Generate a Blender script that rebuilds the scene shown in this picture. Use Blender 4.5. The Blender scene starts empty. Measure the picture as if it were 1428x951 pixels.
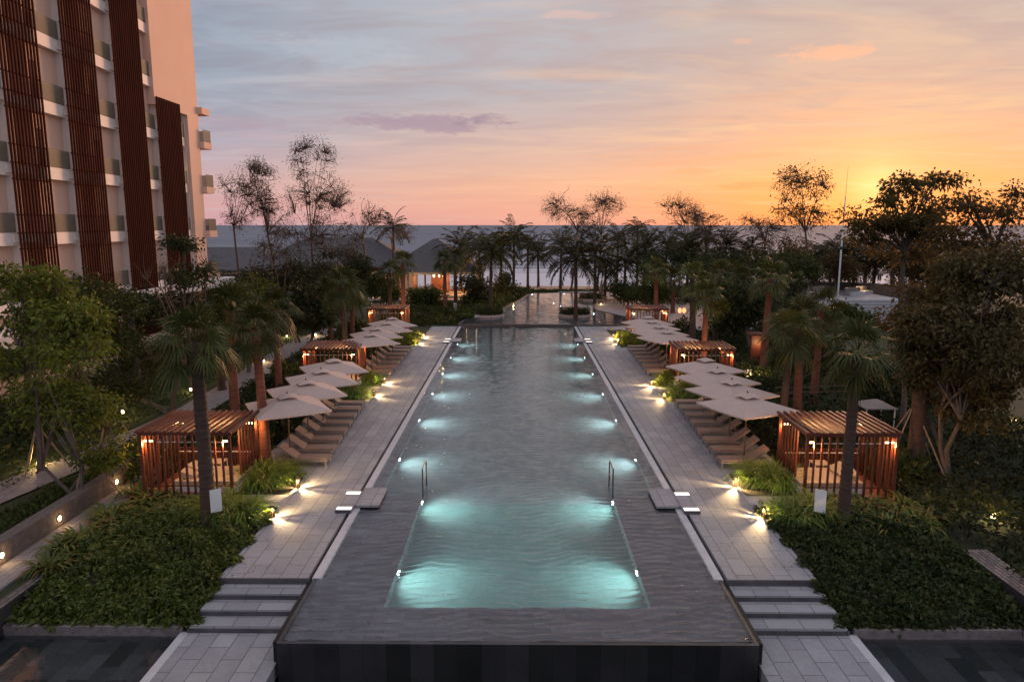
import bpy, math, random
import numpy as np
R = math.radians
scene = bpy.context.scene
C = bpy.data.collections.new("resort"); scene.collection.children.link(C)

# ------------------------------------------------------------------ camera
F_PX, CAM_H = 1000.0, 9.5
PITCH = math.atan(161.5/1000.0)
YAW = math.atan(8/1000.0*math.cos(PITCH))
cam = bpy.data.cameras.new("camera"); cam.sensor_width = 36; cam.sensor_fit = 'HORIZONTAL'
cam.lens = F_PX/1428*36; cam.clip_start = .1; cam.clip_end = 60000
camo = bpy.data.objects.new("camera", cam); scene.collection.objects.link(camo)
camo.location = (0, 0, CAM_H); camo.rotation_euler = (R(90)-PITCH, 0, YAW)
scene.camera = camo

# ------------------------------------------------------------------ sky, sun, exposure
SUN_AZ, SUN_EL = R(26.0), R(2.5)        # azimuth from +Y towards +X
S = (math.sin(SUN_AZ)*math.cos(SUN_EL), math.cos(SUN_AZ)*math.cos(SUN_EL), math.sin(SUN_EL))
SKY_STRENGTH = 1.0
SUN_STRENGTH = 5.0
scene.view_settings.view_transform = 'Standard'
scene.view_settings.look = 'None'
scene.view_settings.exposure = 0.06
scene.view_settings.gamma = 1.0
scene.view_settings.use_curve_mapping = False

def s2l(c):
    return tuple((v/255/12.92 if v/255 <= .04045 else ((v/255+.055)/1.055)**2.4) for v in c)

class NT:
    """small helper to write node trees"""
    def __init__(self, tree):
        self.t = tree; tree.nodes.clear()
    def n(self, typ, **kw):
        nd = self.t.nodes.new(typ)
        for k, v in kw.items(): setattr(nd, k, v)
        return nd
    def l(self, a, b): self.t.links.new(a, b)
    def put(self, sock, v):
        if isinstance(v, bpy.types.NodeSocket): self.l(v, sock)
        else: sock.default_value = v
    def math(self, op, a, b=None, clamp=False):
        nd = self.n('ShaderNodeMath', operation=op, use_clamp=clamp)
        self.put(nd.inputs[0], a)
        if b is not None: self.put(nd.inputs[1], b)
        return nd.outputs[0]
    def mix(self, f, a, b, blend='MIX'):
        nd = self.n('ShaderNodeMix', data_type='RGBA', blend_type=blend)
        self.put(nd.inputs[0], f)
        for i, v in ((6, a), (7, b)):
            if isinstance(v, tuple) and len(v) == 3: v = v+(1,)
            self.put(nd.inputs[i], v)
        return nd.outputs[2]
    def ramp(self, f, stops, interp='LINEAR'):
        nd = self.n('ShaderNodeValToRGB'); cr = nd.color_ramp; cr.interpolation = interp
        while len(cr.elements) < len(stops): cr.elements.new(.5)
        for e, (p, c) in zip(cr.elements, stops):
            e.position = p; e.color = (c+(1,)) if isinstance(c, tuple) and len(c) == 3 else ((c, c, c, 1) if not isinstance(c, tuple) else c)
        self.put(nd.inputs[0], f); return nd.outputs[0]
    def noise(self, vec, scale, detail=4, rough=.55, dist=0):
        nd = self.n('ShaderNodeTexNoise'); nd.inputs['Scale'].default_value = scale
        nd.inputs['Detail'].default_value = detail; nd.inputs['Roughness'].default_value = rough
        nd.inputs['Distortion'].default_value = dist
        if vec is not None: self.l(vec, nd.inputs['Vector'])
        return nd.outputs[0]
    def mapping(self, vec, scale=(1, 1, 1), loc=(0, 0, 0), rot=(0, 0, 0)):
        nd = self.n('ShaderNodeMapping'); self.l(vec, nd.inputs[0])
        nd.inputs[1].default_value = loc; nd.inputs[2].default_value = rot; nd.inputs[3].default_value = scale
        return nd.outputs[0]

def build_world():
    w = bpy.data.worlds.new("World"); scene.world = w; w.use_nodes = True
    N = NT(w.node_tree)
    tc = N.n('ShaderNodeTexCoord'); d = tc.outputs['Generated']
    sp = N.n('ShaderNodeSeparateXYZ'); N.l(d, sp.inputs[0])
    x, y, z = sp.outputs
    zc = N.math('MAXIMUM', z, 0.0)
    rr = N.math('MAXIMUM', N.math('SQRT', N.math('ADD', N.math('MULTIPLY', x, x), N.math('MULTIPLY', y, y))), .001)
    cosaz = N.math('DIVIDE', N.math('ADD', N.math('MULTIPLY', x, math.sin(SUN_AZ)), N.math('MULTIPLY', y, math.cos(SUN_AZ))), rr)
    sep = N.math('ARCCOSINE', N.math('MINIMUM', N.math('MAXIMUM', cosaz, -1), 1))
    ele = N.math('SQRT', zc)                     # ramps run on sqrt(z): more room near the horizon
    def st(deg): return math.sqrt(max(0, math.sin(R(deg))))
    q = s2l
    def q2_(c, k): return tuple(v*k for v in s2l(c))
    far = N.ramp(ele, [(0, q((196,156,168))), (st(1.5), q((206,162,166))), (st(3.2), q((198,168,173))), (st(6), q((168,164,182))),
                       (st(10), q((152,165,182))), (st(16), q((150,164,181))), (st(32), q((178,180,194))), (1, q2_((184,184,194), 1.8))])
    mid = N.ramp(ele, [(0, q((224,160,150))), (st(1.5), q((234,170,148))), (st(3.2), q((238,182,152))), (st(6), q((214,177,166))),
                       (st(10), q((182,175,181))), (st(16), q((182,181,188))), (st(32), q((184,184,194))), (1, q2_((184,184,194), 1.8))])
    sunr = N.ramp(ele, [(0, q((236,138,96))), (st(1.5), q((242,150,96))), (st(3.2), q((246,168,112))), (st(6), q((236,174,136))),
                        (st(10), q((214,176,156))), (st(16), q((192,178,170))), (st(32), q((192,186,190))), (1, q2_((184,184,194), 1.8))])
    def smap(a, b):
        nd = N.n('ShaderNodeMapRange', interpolation_type='SMOOTHSTEP'); N.l(sep, nd.inputs[0])
        nd.inputs[1].default_value = R(a); nd.inputs[2].default_value = R(b); return nd.outputs[0]
    col = N.mix(smap(2, 26), sunr, mid)
    col = N.mix(smap(22, 56), col, far)
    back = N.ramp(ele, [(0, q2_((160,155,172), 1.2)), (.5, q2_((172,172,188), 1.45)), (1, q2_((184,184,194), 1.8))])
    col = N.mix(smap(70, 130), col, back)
    # clouds: a flat layer seen in perspective
    zz = N.math('ADD', zc, .07)
    cv = N.n('ShaderNodeCombineXYZ'); N.l(N.math('DIVIDE', x, zz), cv.inputs[0]); N.l(N.math('DIVIDE', y, zz), cv.inputs[1])
    v = N.mapping(cv.outputs[0], scale=(.55, .9, 1), rot=(0, 0, R(-18)))
    n1 = N.noise(v, 2.6, 8, .62, .8)
    n2 = N.noise(N.mapping(cv.outputs[0], scale=(.28, .8, 1), loc=(3, 1, 0)), 2.4, 7, .6, .5)
    hi = N.ramp(z, [(0, 0.0), (.06, 0.0), (.15, .75), (.5, 1.0), (1, 1.0)])
    m1 = N.math('MULTIPLY', N.ramp(n1, [(0, 0.0), (.42, 0.0), (.62, 1.0), (1, 1.0)]), hi)
    dark = N.mix(smap(20, 60), q((184,160,158)), q((128,136,158)))
    col = N.mix(N.math('MULTIPLY', m1, .8), col, dark)
    m2 = N.ramp(n2, [(0, 0.0), (.53, 0.0), (.68, 1.0), (1, 1.0)])
    lite = N.mix(smap(14, 55), q((238,194,160)), q((192,192,202)))
    col = N.mix(N.math('MULTIPLY', m2, .38), col, lite)
    # low bands over the horizon
    n3 = N.noise(N.mapping(d, scale=(2.0, 2.0, 34)), 2.2, 5, .55, .2)
    lowm = N.ramp(z, [(0, .0), (.012, .6), (.06, .8), (.14, .5), (.2, 0.0), (1, 0.0)])
    b3 = N.math('MULTIPLY', N.ramp(n3, [(0, 0.0), (.5, 0.0), (.68, 1.0), (1, 1.0)]), lowm)
    col = N.mix(N.math('MULTIPLY', b3, .4), col, N.mix(smap(6, 40), q((232,150,96)), q((190,148,158))))
    b4 = N.math('MULTIPLY', N.ramp(n3, [(0, 1.0), (.3, 1.0), (.44, 0.0), (1, 0.0)]), lowm)
    col = N.mix(N.math('MULTIPLY', b4, .35), col, N.mix(smap(6, 40), q((255,222,150)), q((236,190,170))))
    # single clouds at their bearings: (azimuth deg, elevation deg, half width, half height, colour, strength)
    wob = N.noise(N.mapping(d, scale=(1, 1, 2.5)), 16, 6, .6)
    wob2 = N.noise(N.mapping(d, scale=(1, 1, 3)), 60, 4, .6)
    for az, el, hw, hh, cc, k in ((-6.5, 7.7, 7.5, .75, (164,138,156), .75), (-2.5, 7.9, 3.0, .6, (150,126,148), .6), (21.7, 11.8, 3.2, .75, (246,182,148), .85),
                                  (16.6, 12.9, 1.0, .3, (240,180,150), .5), (4.5, 15.2, 4, .35, (226,186,172), .5), (-21, 7.3, 3.5, .6, (176,152,168), .6), (12.5, 4.0, 2.2, .4, (250,160,120), .5), (19, 2.9, 6, .3, (216,136,96), .45), (-12, 12.5, 6, 1.2, (188,196,206), .3)):
        a, e = R(az), R(el)
        c0 = (math.sin(a)*math.cos(e), math.cos(a)*math.cos(e), math.sin(e))
        ux = N.math('ADD', N.math('MULTIPLY', x, math.cos(a)), N.math('MULTIPLY', y, -math.sin(a)))
        fwd = N.math('ADD', N.math('MULTIPLY', x, math.sin(a)), N.math('MULTIPLY', y, math.cos(a)))
        ex = N.math('DIVIDE', ux, math.sin(R(hw)))
        ez = N.math('DIVIDE', N.math('SUBTRACT', z, c0[2]), math.sin(R(hh)))
        q2 = N.math('ADD', N.math('MULTIPLY', ex, ex), N.math('MULTIPLY', ez, ez))
        q2 = N.math('ADD', q2, N.math('MULTIPLY', N.math('SUBTRACT', wob, .5), 3.4))
        q2 = N.math('ADD', q2, N.math('MULTIPLY', N.math('SUBTRACT', wob2, .5), 1.6))
        mm = N.ramp(q2, [(0, 1.0), (.2, .9), (1, 0.0)], 'EASE')
        mm = N.math('MULTIPLY', mm, N.math('GREATER_THAN', fwd, 0))
        col = N.mix(N.math('MULTIPLY', mm, k), col, q(cc))
    # glow round the sun
    vd = N.n('ShaderNodeVectorMath', operation='DOT_PRODUCT'); N.l(d, vd.inputs[0]); vd.inputs[1].default_value = S
    dt = N.math('MAXIMUM', vd.outputs['Value'], 0)
    g1 = N.math('POWER', dt, 60); g2 = N.math('POWER', dt, 420); g3 = N.math('POWER', dt, 2600)
    glow = N.mix(1.0, N.mix(1.0, N.mix(g1, (0, 0, 0), (.015, .006, .001)), N.mix(g2, (0, 0, 0), (.09, .05, .012)), 'ADD'), N.mix(g3, (0, 0, 0), (.28, .22, .11)), 'ADD')
    glow.node.inputs[0].default_value = 1.0
    col = N.mix(1.0, col, glow, 'ADD')
    # faint physical dusk sky on top
    sky = N.n('ShaderNodeTexSky', sky_type='NISHITA', sun_disc=False)
    sky.sun_elevation = SUN_EL; sky.sun_rotation = SUN_AZ; sky.altitude = 0
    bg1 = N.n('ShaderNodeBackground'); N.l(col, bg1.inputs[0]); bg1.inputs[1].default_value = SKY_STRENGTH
    bg2 = N.n('ShaderNodeBackground'); N.l(sky.outputs[0], bg2.inputs[0]); bg2.inputs[1].default_value = .012
    ad = N.n('ShaderNodeAddShader'); N.l(bg1.outputs[0], ad.inputs[0]); N.l(bg2.outputs[0], ad.inputs[1])
    out = N.n('ShaderNodeOutputWorld'); N.l(ad.outputs[0], out.inputs[0])
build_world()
sl = bpy.data.lights.new("sun", 'SUN'); sl.energy = SUN_STRENGTH; sl.angle = R(26); sl.color = (1, .50, .26)
so = bpy.data.objects.new("sun", sl); scene.collection.objects.link(so)
so.rotation_euler = (R(90)-SUN_EL, 0, math.pi-SUN_AZ)
scene.cycles.use_denoising = True
scene.cycles.max_bounces = 8; scene.cycles.transparent_max_bounces = 12
scene.cycles.diffuse_bounces = 3; scene.cycles.glossy_bounces = 3; scene.cycles.transmission_bounces = 6
scene.cycles.sample_clamp_indirect = 12.0
scene.cycles.blur_glossy = 1.0
scene.cycles.caustics_reflective = False

# ------------------------------------------------------------------ placing helpers
def ray(px, py):
    u = (px-714)/F_PX; v = (475.5-py)/F_PX
    cp, sp = math.cos(PITCH), math.sin(PITCH)
    fy = cp+v*sp; fz = -sp+v*cp
    c, s = math.cos(YAW), math.sin(YAW)
    return u*c-fy*s, u*s+fy*c, fz
def gp(px, py, z=0.0):
    r = ray(px, py); t = (z-CAM_H)/r[2]; return r[0]*t, r[1]*t, z
def at(px, py, D):
    r = ray(px, py); t = D/r[1]; return r[0]*t, D, CAM_H+r[2]*t

# ------------------------------------------------------------------ mesh helpers
class G:
    """collects quads / triangles and links them as one mesh object"""
    def __init__(self): self.V = []; self.F = []; self.S = []; self.n = 0
    def add(self, V, F, smooth=False):
        V = np.asarray(V, np.float32).reshape(-1, 3); F = np.asarray(F, np.int64)
        self.V.append(V); self.F.append(F+self.n); self.S.append(smooth); self.n += len(V); return self
    def box(self, x0, x1, y0, y1, z0, z1):
        V = [(x, y, z) for z in (z0, z1) for y in (y0, y1) for x in (x0, x1)]
        return self.add(V, [(0, 2, 3, 1), (4, 5, 7, 6), (0, 1, 5, 4), (2, 6, 7, 3), (0, 4, 6, 2), (1, 3, 7, 5)])
    def obox(self, c, ax, ay, az):
        """oriented box: centre and three half vectors"""
        c, ax, ay, az = map(np.array, (c, ax, ay, az))
        V = [c+i*ax+j*ay+k*az for k in (-1, 1) for j in (-1, 1) for i in (-1, 1)]
        return self.add(V, [(0, 2, 3, 1), (4, 5, 7, 6), (0, 1, 5, 4), (2, 6, 7, 3), (0, 4, 6, 2), (1, 3, 7, 5)])
    def quad(self, a, b, c, d): return self.add([a, b, c, d], [(0, 1, 2, 3)])
    def poly(self, pts, z0, z1=None):
        """filled outline (fan); with z1 a prism"""
        n = len(pts); cx = sum(p[0] for p in pts)/n; cy = sum(p[1] for p in pts)/n
        top = z0 if z1 is None else z1
        V = [(p[0], p[1], top) for p in pts]+[(cx, cy, top)]
        self.add(V, [(i, (i+1) % n, n) for i in range(n)])
        if z1 is not None:
            V = [(p[0], p[1], z0) for p in pts]+[(p[0], p[1], z1) for p in pts]
            self.add(V, [(i, (i+1) % n, n+(i+1) % n, n+i) for i in range(n)])
        return self
    def tube(self, pts, rad, k=6, cap=True):
        pts = np.asarray(pts, float); n = len(pts)
        rad = np.full(n, rad) if np.isscalar(rad) else np.asarray(rad, float)
        T = np.gradient(pts, axis=0); T /= np.maximum(np.linalg.norm(T, axis=1, keepdims=True), 1e-9)
        ref = np.array([0, 0, 1.]) if abs(T[0][2]) < .9 else np.array([1., 0, 0])
        a = np.arange(k)*2*math.pi/k; V = []
        u = np.cross(T[0], ref); u /= np.linalg.norm(u)
        for i in range(n):
            u = u-T[i]*np.dot(u, T[i]); u /= max(np.linalg.norm(u), 1e-9); w = np.cross(T[i], u)
            V.append(pts[i]+rad[i]*(np.cos(a)[:, None]*u+np.sin(a)[:, None]*w))
        V = np.concatenate(V); F = []
        for i in range(n-1):
            for j in range(k):
                F.append((i*k+j, i*k+(j+1) % k, (i+1)*k+(j+1) % k, (i+1)*k+j))
        self.add(V, F, True)
        if cap:
            for i0, p in ((0, pts[0]), ((n-1)*k, pts[-1])):
                self.add(np.vstack([V[i0:i0+k], p[None]]), [(j, (j+1) % k, k) for j in range(k)])
        return self
    def lathe(self, prof, k=16, c=(0, 0, 0)):
        a = np.arange(k)*2*math.pi/k; V = []
        for r, z in prof: V += [(c[0]+r*math.cos(t), c[1]+r*math.sin(t), c[2]+z) for t in a]
        F = [(i*k+j, i*k+(j+1) % k, (i+1)*k+(j+1) % k, (i+1)*k+j) for i in range(len(prof)-1) for j in range(k)]
        return self.add(V, F, True)
    def leaves(self, P, L, W, rng, up=.6, droop=.2, dirs=None, fold=0.0):
        """leaf blades: four corner quads at points P"""
        n = len(P); P = np.asarray(P, float)
        L = np.broadcast_to(np.asarray(L, float), (n,)); W = np.broadcast_to(np.asarray(W, float), (n,))
        nr = rng.normal(size=(n, 3)); nr /= np.linalg.norm(nr, axis=1, keepdims=True); nr[:, 2] += up
        nr /= np.maximum(np.linalg.norm(nr, axis=1, keepdims=True), 1e-6)
        d = rng.normal(size=(n, 3)) if dirs is None else np.asarray(dirs, float)+rng.normal(size=(n, 3))*.25
        d -= nr*(d*nr).sum(1)[:, None]; d /= np.maximum(np.linalg.norm(d, axis=1, keepdims=True), 1e-6)
        s = np.cross(nr, d); L_, W_ = L[:, None], W[:, None]
        mid = P+d*L_*.45+nr*L_*.06
        tip = P+d*L_; tip[:, 2] -= droop*L
        V = np.stack([P, mid+s*W_*.5, tip, mid-s*W_*.5], 1).reshape(-1, 3)
        F = np.arange(n*4).reshape(n, 4)
        return self.add(V, F)
    def build(self, name, mat, parent=None, loc=None, rotz=0):
        me = bpy.data.meshes.new(name)
        V = np.concatenate(self.V).astype(np.float32)
        me.vertices.add(len(V)); me.vertices.foreach_set('co', V.ravel())
        idx = np.concatenate([f.ravel() for f in self.F]).astype(np.int32)
        tot = np.concatenate([np.full(len(f), f.shape[1], np.int32) for f in self.F])
        sm = np.concatenate([np.full(len(f), s) for f, s in zip(self.F, self.S)])
        st = np.concatenate([[0], np.cumsum(tot)[:-1]]).astype(np.int32)
        me.loops.add(len(idx)); me.loops.foreach_set('vertex_index', idx)
        me.polygons.add(len(tot)); me.polygons.foreach_set('loop_start', st)
        me.polygons.foreach_set('use_smooth', sm)
        me.update(calc_edges=True); me.validate()
        if mat: me.materials.append(mat)
        return link(name, me, parent, loc, rotz)
def link(name, data, parent=None, loc=None, rotz=0):
    o = bpy.data.objects.new(name, data); C.objects.link(o)
    if parent: o.parent = parent
    if loc is not None: o.location = loc
    if rotz: o.rotation_euler[2] = rotz
    return o
def tag(o, label, cat, group=None, kind=None):
    o['label'] = label; o['category'] = cat
    if group: o['group'] = group
    if kind: o['kind'] = kind
    return o
def thing(name, label, cat, loc=(0, 0, 0), rotz=0, group=None):
    return tag(link(name, None, None, loc, rotz), label, cat, group)
def dup(root, loc, rotz=None, label=None, scale=None):
    r = root.copy(); C.objects.link(r); r.location = loc
    if rotz is not None: r.rotation_euler = (0, 0, rotz)
    if label: r['label'] = label
    if scale: r.scale = scale
    for ch in list(root.children):
        c = ch.copy(); C.objects.link(c); c.parent = r
        for gch in ch.children:
            d = gch.copy(); C.objects.link(d); d.parent = c
    return r
WARM = (1, .62, .27)
def lamp(parent, loc, energy, color=WARM, radius=.04, spot=None, aim=None, blend=.4):
    l = bpy.data.lights.new('lamp_light', 'SPOT' if spot else 'POINT'); l.energy = energy; l.color = color; l.shadow_soft_size = radius
    if spot: l.spot_size = R(spot); l.spot_blend = blend
    o = link('lamp_light', l, parent, loc)
    if aim is not None:
        from mathutils import Vector
        o.rotation_euler = (Vector(aim)-Vector(loc)).to_track_quat('-Z', 'Y').to_euler()
    return o
def ordinal(i): return ('first', 'second', 'third', 'fourth', 'fifth', 'sixth', 'seventh', 'eighth', 'ninth', 'tenth', 'eleventh', 'twelfth', 'thirteenth', 'fourteenth', 'fifteenth', 'sixteenth')[i]

# ------------------------------------------------------------------ materials
def mat(name, c1, c2=None, scale=4.0, rough=.7, metal=0.0, bump=0.0, bscale=None, stretch=(1, 1, 1), detail=5):
    m = bpy.data.materials.new(name); m.use_nodes = True; N = NT(m.node_tree)
    b = N.n('ShaderNodeBsdfPrincipled'); o = N.n('ShaderNodeOutputMaterial'); N.l(b.outputs[0], o.inputs[0])
    b.inputs['Roughness'].default_value = rough; b.inputs['Metallic'].default_value = metal
    tc = N.n('ShaderNodeTexCoord'); v = N.mapping(tc.outputs['Object'], scale=stretch)
    if c2 is None: c2 = tuple(x*.75 for x in c1)
    n1 = N.noise(v, scale, detail, .6)
    N.l(N.mix(N.ramp(n1, [(0, 0.0), (.3, 0.0), (.7, 1.0), (1, 1.0)]), c2, c1), b.inputs['Base Color'])
    if bump:
        bp = N.n('ShaderNodeBump'); bp.inputs['Strength'].default_value = bump; bp.inputs['Distance'].default_value = .02
        N.l(N.noise(v, bscale or scale*6, 4, .6), bp.inputs['Height']); N.l(bp.outputs[0], b.inputs['Normal'])
    return m
def leafmat(name, c1, c2, c3=None, transl=.25, rough=.55, gloss=.22):
    m = bpy.data.materials.new(name); m.use_nodes = True; N = NT(m.node_tree)
    ge = N.n('ShaderNodeNewGeometry'); oi = N.n('ShaderNodeObjectInfo')
    col = N.ramp(ge.outputs['Random Per Island'], [(0, c1), (.75, c2), (1, c3 or c2)])
    tc = N.n('ShaderNodeTexCoord')
    cl = N.noise(tc.outputs['Object'], 1.1, 3, .5)
    col = N.mix(1.0, col, N.ramp(cl, [(0, .72), (.35, .8), (.65, 1.15), (1, 1.25)]), 'MULTIPLY')
    hs = N.n('ShaderNodeHueSaturation'); N.l(col, hs.inputs['Color'])
    N.l(N.math('ADD', N.math('MULTIPLY', oi.outputs['Random'], .03), .485), hs.inputs['Hue'])
    N.l(N.math('ADD', N.math('MULTIPLY', oi.outputs['Random'], .4), .8), hs.inputs['Value'])
    b = N.n('ShaderNodeBsdfPrincipled'); N.l(hs.outputs[0], b.inputs['Base Color'])
    b.inputs['Roughness'].default_value = rough; b.inputs['Specular IOR Level'].default_value = gloss
    t = N.n('ShaderNodeBsdfTranslucent'); N.l(hs.outputs[0], t.inputs[0])
    mx = N.n('ShaderNodeMixShader'); mx.inputs[0].default_value = transl
    N.l(b.outputs[0], mx.inputs[1]); N.l(t.outputs[0], mx.inputs[2])
    o = N.n('ShaderNodeOutputMaterial'); N.l(mx.outputs[0], o.inputs[0]); return m
def paving(name, c1, c2, mortar, bw, bh, rot90=True, mort=.012, rough=.75, bump=.3, offset=.5, tint=.25):
    m = bpy.data.materials.new(name); m.use_nodes = True; N = NT(m.node_tree)
    b = N.n('ShaderNodeBsdfPrincipled'); o = N.n('ShaderNodeOutputMaterial'); N.l(b.outputs[0], o.inputs[0])
    tc = N.n('ShaderNodeTexCoord'); v = N.mapping(tc.outputs['Object'], rot=(0, 0, R(90) if rot90 else 0))
    br = N.n('ShaderNodeTexBrick'); N.l(v, br.inputs['Vector']); br.offset = offset
    br.inputs['Color1'].default_value = c1+(1,); br.inputs['Color2'].default_value = c2+(1,); br.inputs['Mortar'].default_value = mortar+(1,)
    br.inputs['Scale'].default_value = 1; br.inputs['Mortar Size'].default_value = mort; br.inputs['Bias'].default_value = 0
    br.inputs['Brick Width'].default_value = bw; br.inputs['Row Height'].default_value = bh; br.inputs['Mortar Smooth'].default_value = .3
    n = N.noise(tc.outputs['Object'], .7, 6, .65); n2 = N.noise(tc.outputs['Object'], 9, 4, .6)
    f = N.math('ADD', N.math('MULTIPLY', n, tint*2), N.math('MULTIPLY', n2, tint))
    f = N.math('ADD', f, 1-tint*1.5)
    N.l(N.mix(1.0, br.outputs[0], f, 'MULTIPLY'), b.inputs['Base Color'])
    N.l(N.math('ADD', N.math('MULTIPLY', n, .3), rough-.15), b.inputs['Roughness'])
    bp = N.n('ShaderNodeBump'); bp.inputs['Strength'].default_value = bump; bp.inputs['Distance'].default_value = .01
    h = N.math('ADD', N.math('MULTIPLY', br.outputs[1], -1), N.math('MULTIPLY', n2, .4)); N.l(h, bp.inputs['Height']); N.l(bp.outputs[0], b.inputs['Normal'])
    return m
def emit(name, col, s):
    m = bpy.data.materials.new(name); m.use_nodes = True; N = NT(m.node_tree)
    e = N.n('ShaderNodeEmission'); e.inputs[0].default_value = col+(1,); e.inputs[1].default_value = s
    o = N.n('ShaderNodeOutputMaterial'); N.l(e.outputs[0], o.inputs[0]); return m
def watermat(name, scale=(1, 1, 1), strength=.25, tint=(.93, .98, .99), dist=.03, s1=1.6, s2=5.0):
    m = bpy.data.materials.new(name); m.use_nodes = True; N = NT(m.node_tree)
    g = N.n('ShaderNodeBsdfPrincipled'); g.inputs['Transmission Weight'].default_value = 1; g.inputs['IOR'].default_value = 1.55
    g.inputs['Roughness'].default_value = .03; g.inputs['Base Color'].default_value = tint+(1,)
    tc = N.n('ShaderNodeTexCoord'); v = N.mapping(tc.outputs['Object'], scale=scale)
    h = N.math('ADD', N.noise(v, s1, 3, .5, .4), N.math('MULTIPLY', N.noise(v, s2, 2, .5, .3), .45))
    bp = N.n('ShaderNodeBump'); bp.inputs['Strength'].default_value = strength; bp.inputs['Distance'].default_value = dist
    N.l(h, bp.inputs['Height']); N.l(bp.outputs[0], g.inputs['Normal'])
    o = N.n('ShaderNodeOutputMaterial'); N.l(g.outputs[0], o.inputs[0]); return m

M_deck = paving('deck_paving', (.325, .315, .325), (.25, .245, .258), (.08, .08, .085), 1.0, .5, mort=.011, tint=.38)
M_plaza = paving('plaza_paving', (.36, .29, .27), (.31, .25, .235), (.18, .14, .13), .6, .6, mort=.008)
M_path = paving('path_paving', (.27, .235, .24), (.21, .185, .19), (.12, .10, .10), .4, .2)
M_coping = mat('coping_stone', (.52, .51, .52), (.42, .41, .43), 3)
M_black = mat('black_gap', (.006, .006, .007), (.004, .004, .005))
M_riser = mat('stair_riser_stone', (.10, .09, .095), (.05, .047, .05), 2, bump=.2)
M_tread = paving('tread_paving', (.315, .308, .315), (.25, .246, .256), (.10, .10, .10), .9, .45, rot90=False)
M_slate = paving('pool_slate', (.15, .142, .17), (.085, .082, .105), (.045, .045, .055), .8, .2, rot90=False, mort=.006, tint=.35)
M_basin = paving('pool_basin_tile', (.15, .19, .205), (.11, .15, .165), (.075, .105, .115), .6, .3, rot90=False, mort=.006, tint=.3)
M_wall_dark = paving('black_wall_slabs', (.035, .034, .037), (.012, .012, .014), (.004, .004, .004), .55, .9, rot90=False, mort=.004, rough=.35, tint=.5)
M_pond = paving('pond_slate', (.10, .11, .12), (.02, .028, .032), (.01, .01, .01), 1.0, .45, rot90=True, mort=.005, tint=.6)
M_soil = mat('soil', (.035, .028, .018), (.018, .016, .010), 3, .95, bump=.6)
M_ground = mat('garden_ground', (.035, .05, .016), (.02, .026, .010), .5, .95, bump=.5, bscale=8)
M_lawn = mat('lawn', (.055, .085, .018), (.035, .06, .014), 1.2, .95, bump=.7, bscale=60)
M_sand = mat('sand', (.40, .27, .19), (.32, .22, .16), .3, .95, bump=.3, bscale=2)
M_rough = paving('rough_stone', (.20, .165, .155), (.10, .085, .082), (.035, .03, .03), .34, .13, rot90=True, mort=.02, bump=1.0, tint=.7)
M_wallstone = mat('wall_stone', (.22, .19, .18), (.13, .11, .105), 5, .9, bump=.8, bscale=14)
M_wood = mat('red_cedar', (.13, .027, .010), (.075, .016, .007), 3, .55, stretch=(6, 6, 1), bump=.15)
M_woodtop = mat('red_cedar_top', (.13, .034, .02), (.075, .02, .012), 2, .5, stretch=(8, 1, 8))
M_fabric = mat('canopy_fabric', (.52, .395, .345), (.46, .35, .305), 1.2, .9)
M_taupe = mat('taupe_sling', (.29, .21, .17), (.25, .18, .145), 30, .8)
M_frame = mat('taupe_metal', (.30, .26, .24), (.26, .22, .20), 3, .4, .3)
M_cream = mat('cream_cushion', (.42, .34, .26), (.37, .30, .225), 2, .9)
M_steel = mat('dark_steel', (.06, .065, .07), (.045, .05, .055), 3, .3, .8)
M_chrome = mat('bright_steel', (.7, .7, .72), (.6, .6, .62), 3, .25, .9)
M_white = mat('white_paint', (.78, .77, .76), (.72, .71, .70), 2, .5)
M_bronze = mat('bronze_metal', (.16, .11, .08), (.12, .085, .06), 3, .4, .6)
M_peach = mat('peach_render', (.80, .54, .41), (.74, .49, .375), .25, .9, bump=.08, bscale=30)
M_slab = mat('white_slab', (.80, .72, .67), (.75, .67, .62), .4, .8)
M_louver = mat('brown_louver', (.075, .021, .013), (.045, .013, .008), 2, .95, stretch=(1, 1, .2))
M_louver.node_tree.nodes['Principled BSDF'].inputs['Specular IOR Level'].default_value = .08
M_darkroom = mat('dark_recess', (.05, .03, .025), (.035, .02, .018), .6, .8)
M_roof = paving('grey_roof_shingle', (.085, .08, .085), (.07, .066, .07), (.045, .045, .05), .5, .25, rot90=False, tint=.3)
M_rope = mat('stake_wood', (.30, .22, .15), (.2, .14, .1), 5, .9)
M_bark = mat('grey_bark', (.15, .12, .10), (.08, .062, .05), 6, .95, stretch=(1, 1, .4), bump=.8, bscale=20)
M_palmbark = mat('palm_bark', (.095, .058, .043), (.04, .024, .018), 5, .95, stretch=(.4, .4, 5), bump=1.0, bscale=4)
M_redbark = mat('red_palm_bark', (.24, .085, .05), (.11, .04, .024), 5, .9, stretch=(.4, .4, 5), bump=1.0, bscale=4)
M_twig = mat('brown_twig', (.13, .085, .065), (.085, .055, .042), 6, .95)
L_fan = leafmat('fan_palm_leaf', (0.0310, 0.0426, 0.0093), (0.0542, 0.0683, 0.0140), (0.0969, 0.0930, 0.0349), .22)
L_fan2 = leafmat('fan_palm_leaf_olive', (0.0484, 0.0564, 0.0113), (0.0806, 0.0846, 0.0177), (0.1370, 0.1128, 0.0484), .25)
L_fea = leafmat('feather_palm_leaf', (0.0279, 0.0279, 0.0087), (0.0465, 0.0434, 0.0124), (0.0744, 0.0558, 0.0248), .3)
L_cas = leafmat('wispy_leaf', (.05, .042, .025), (.07, .055, .032), (.09, .06, .035), .3)
L_gold = leafmat('small_gold_leaf', (.09, .06, .02), (.13, .085, .025), (.16, .10, .03), .5)
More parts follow.
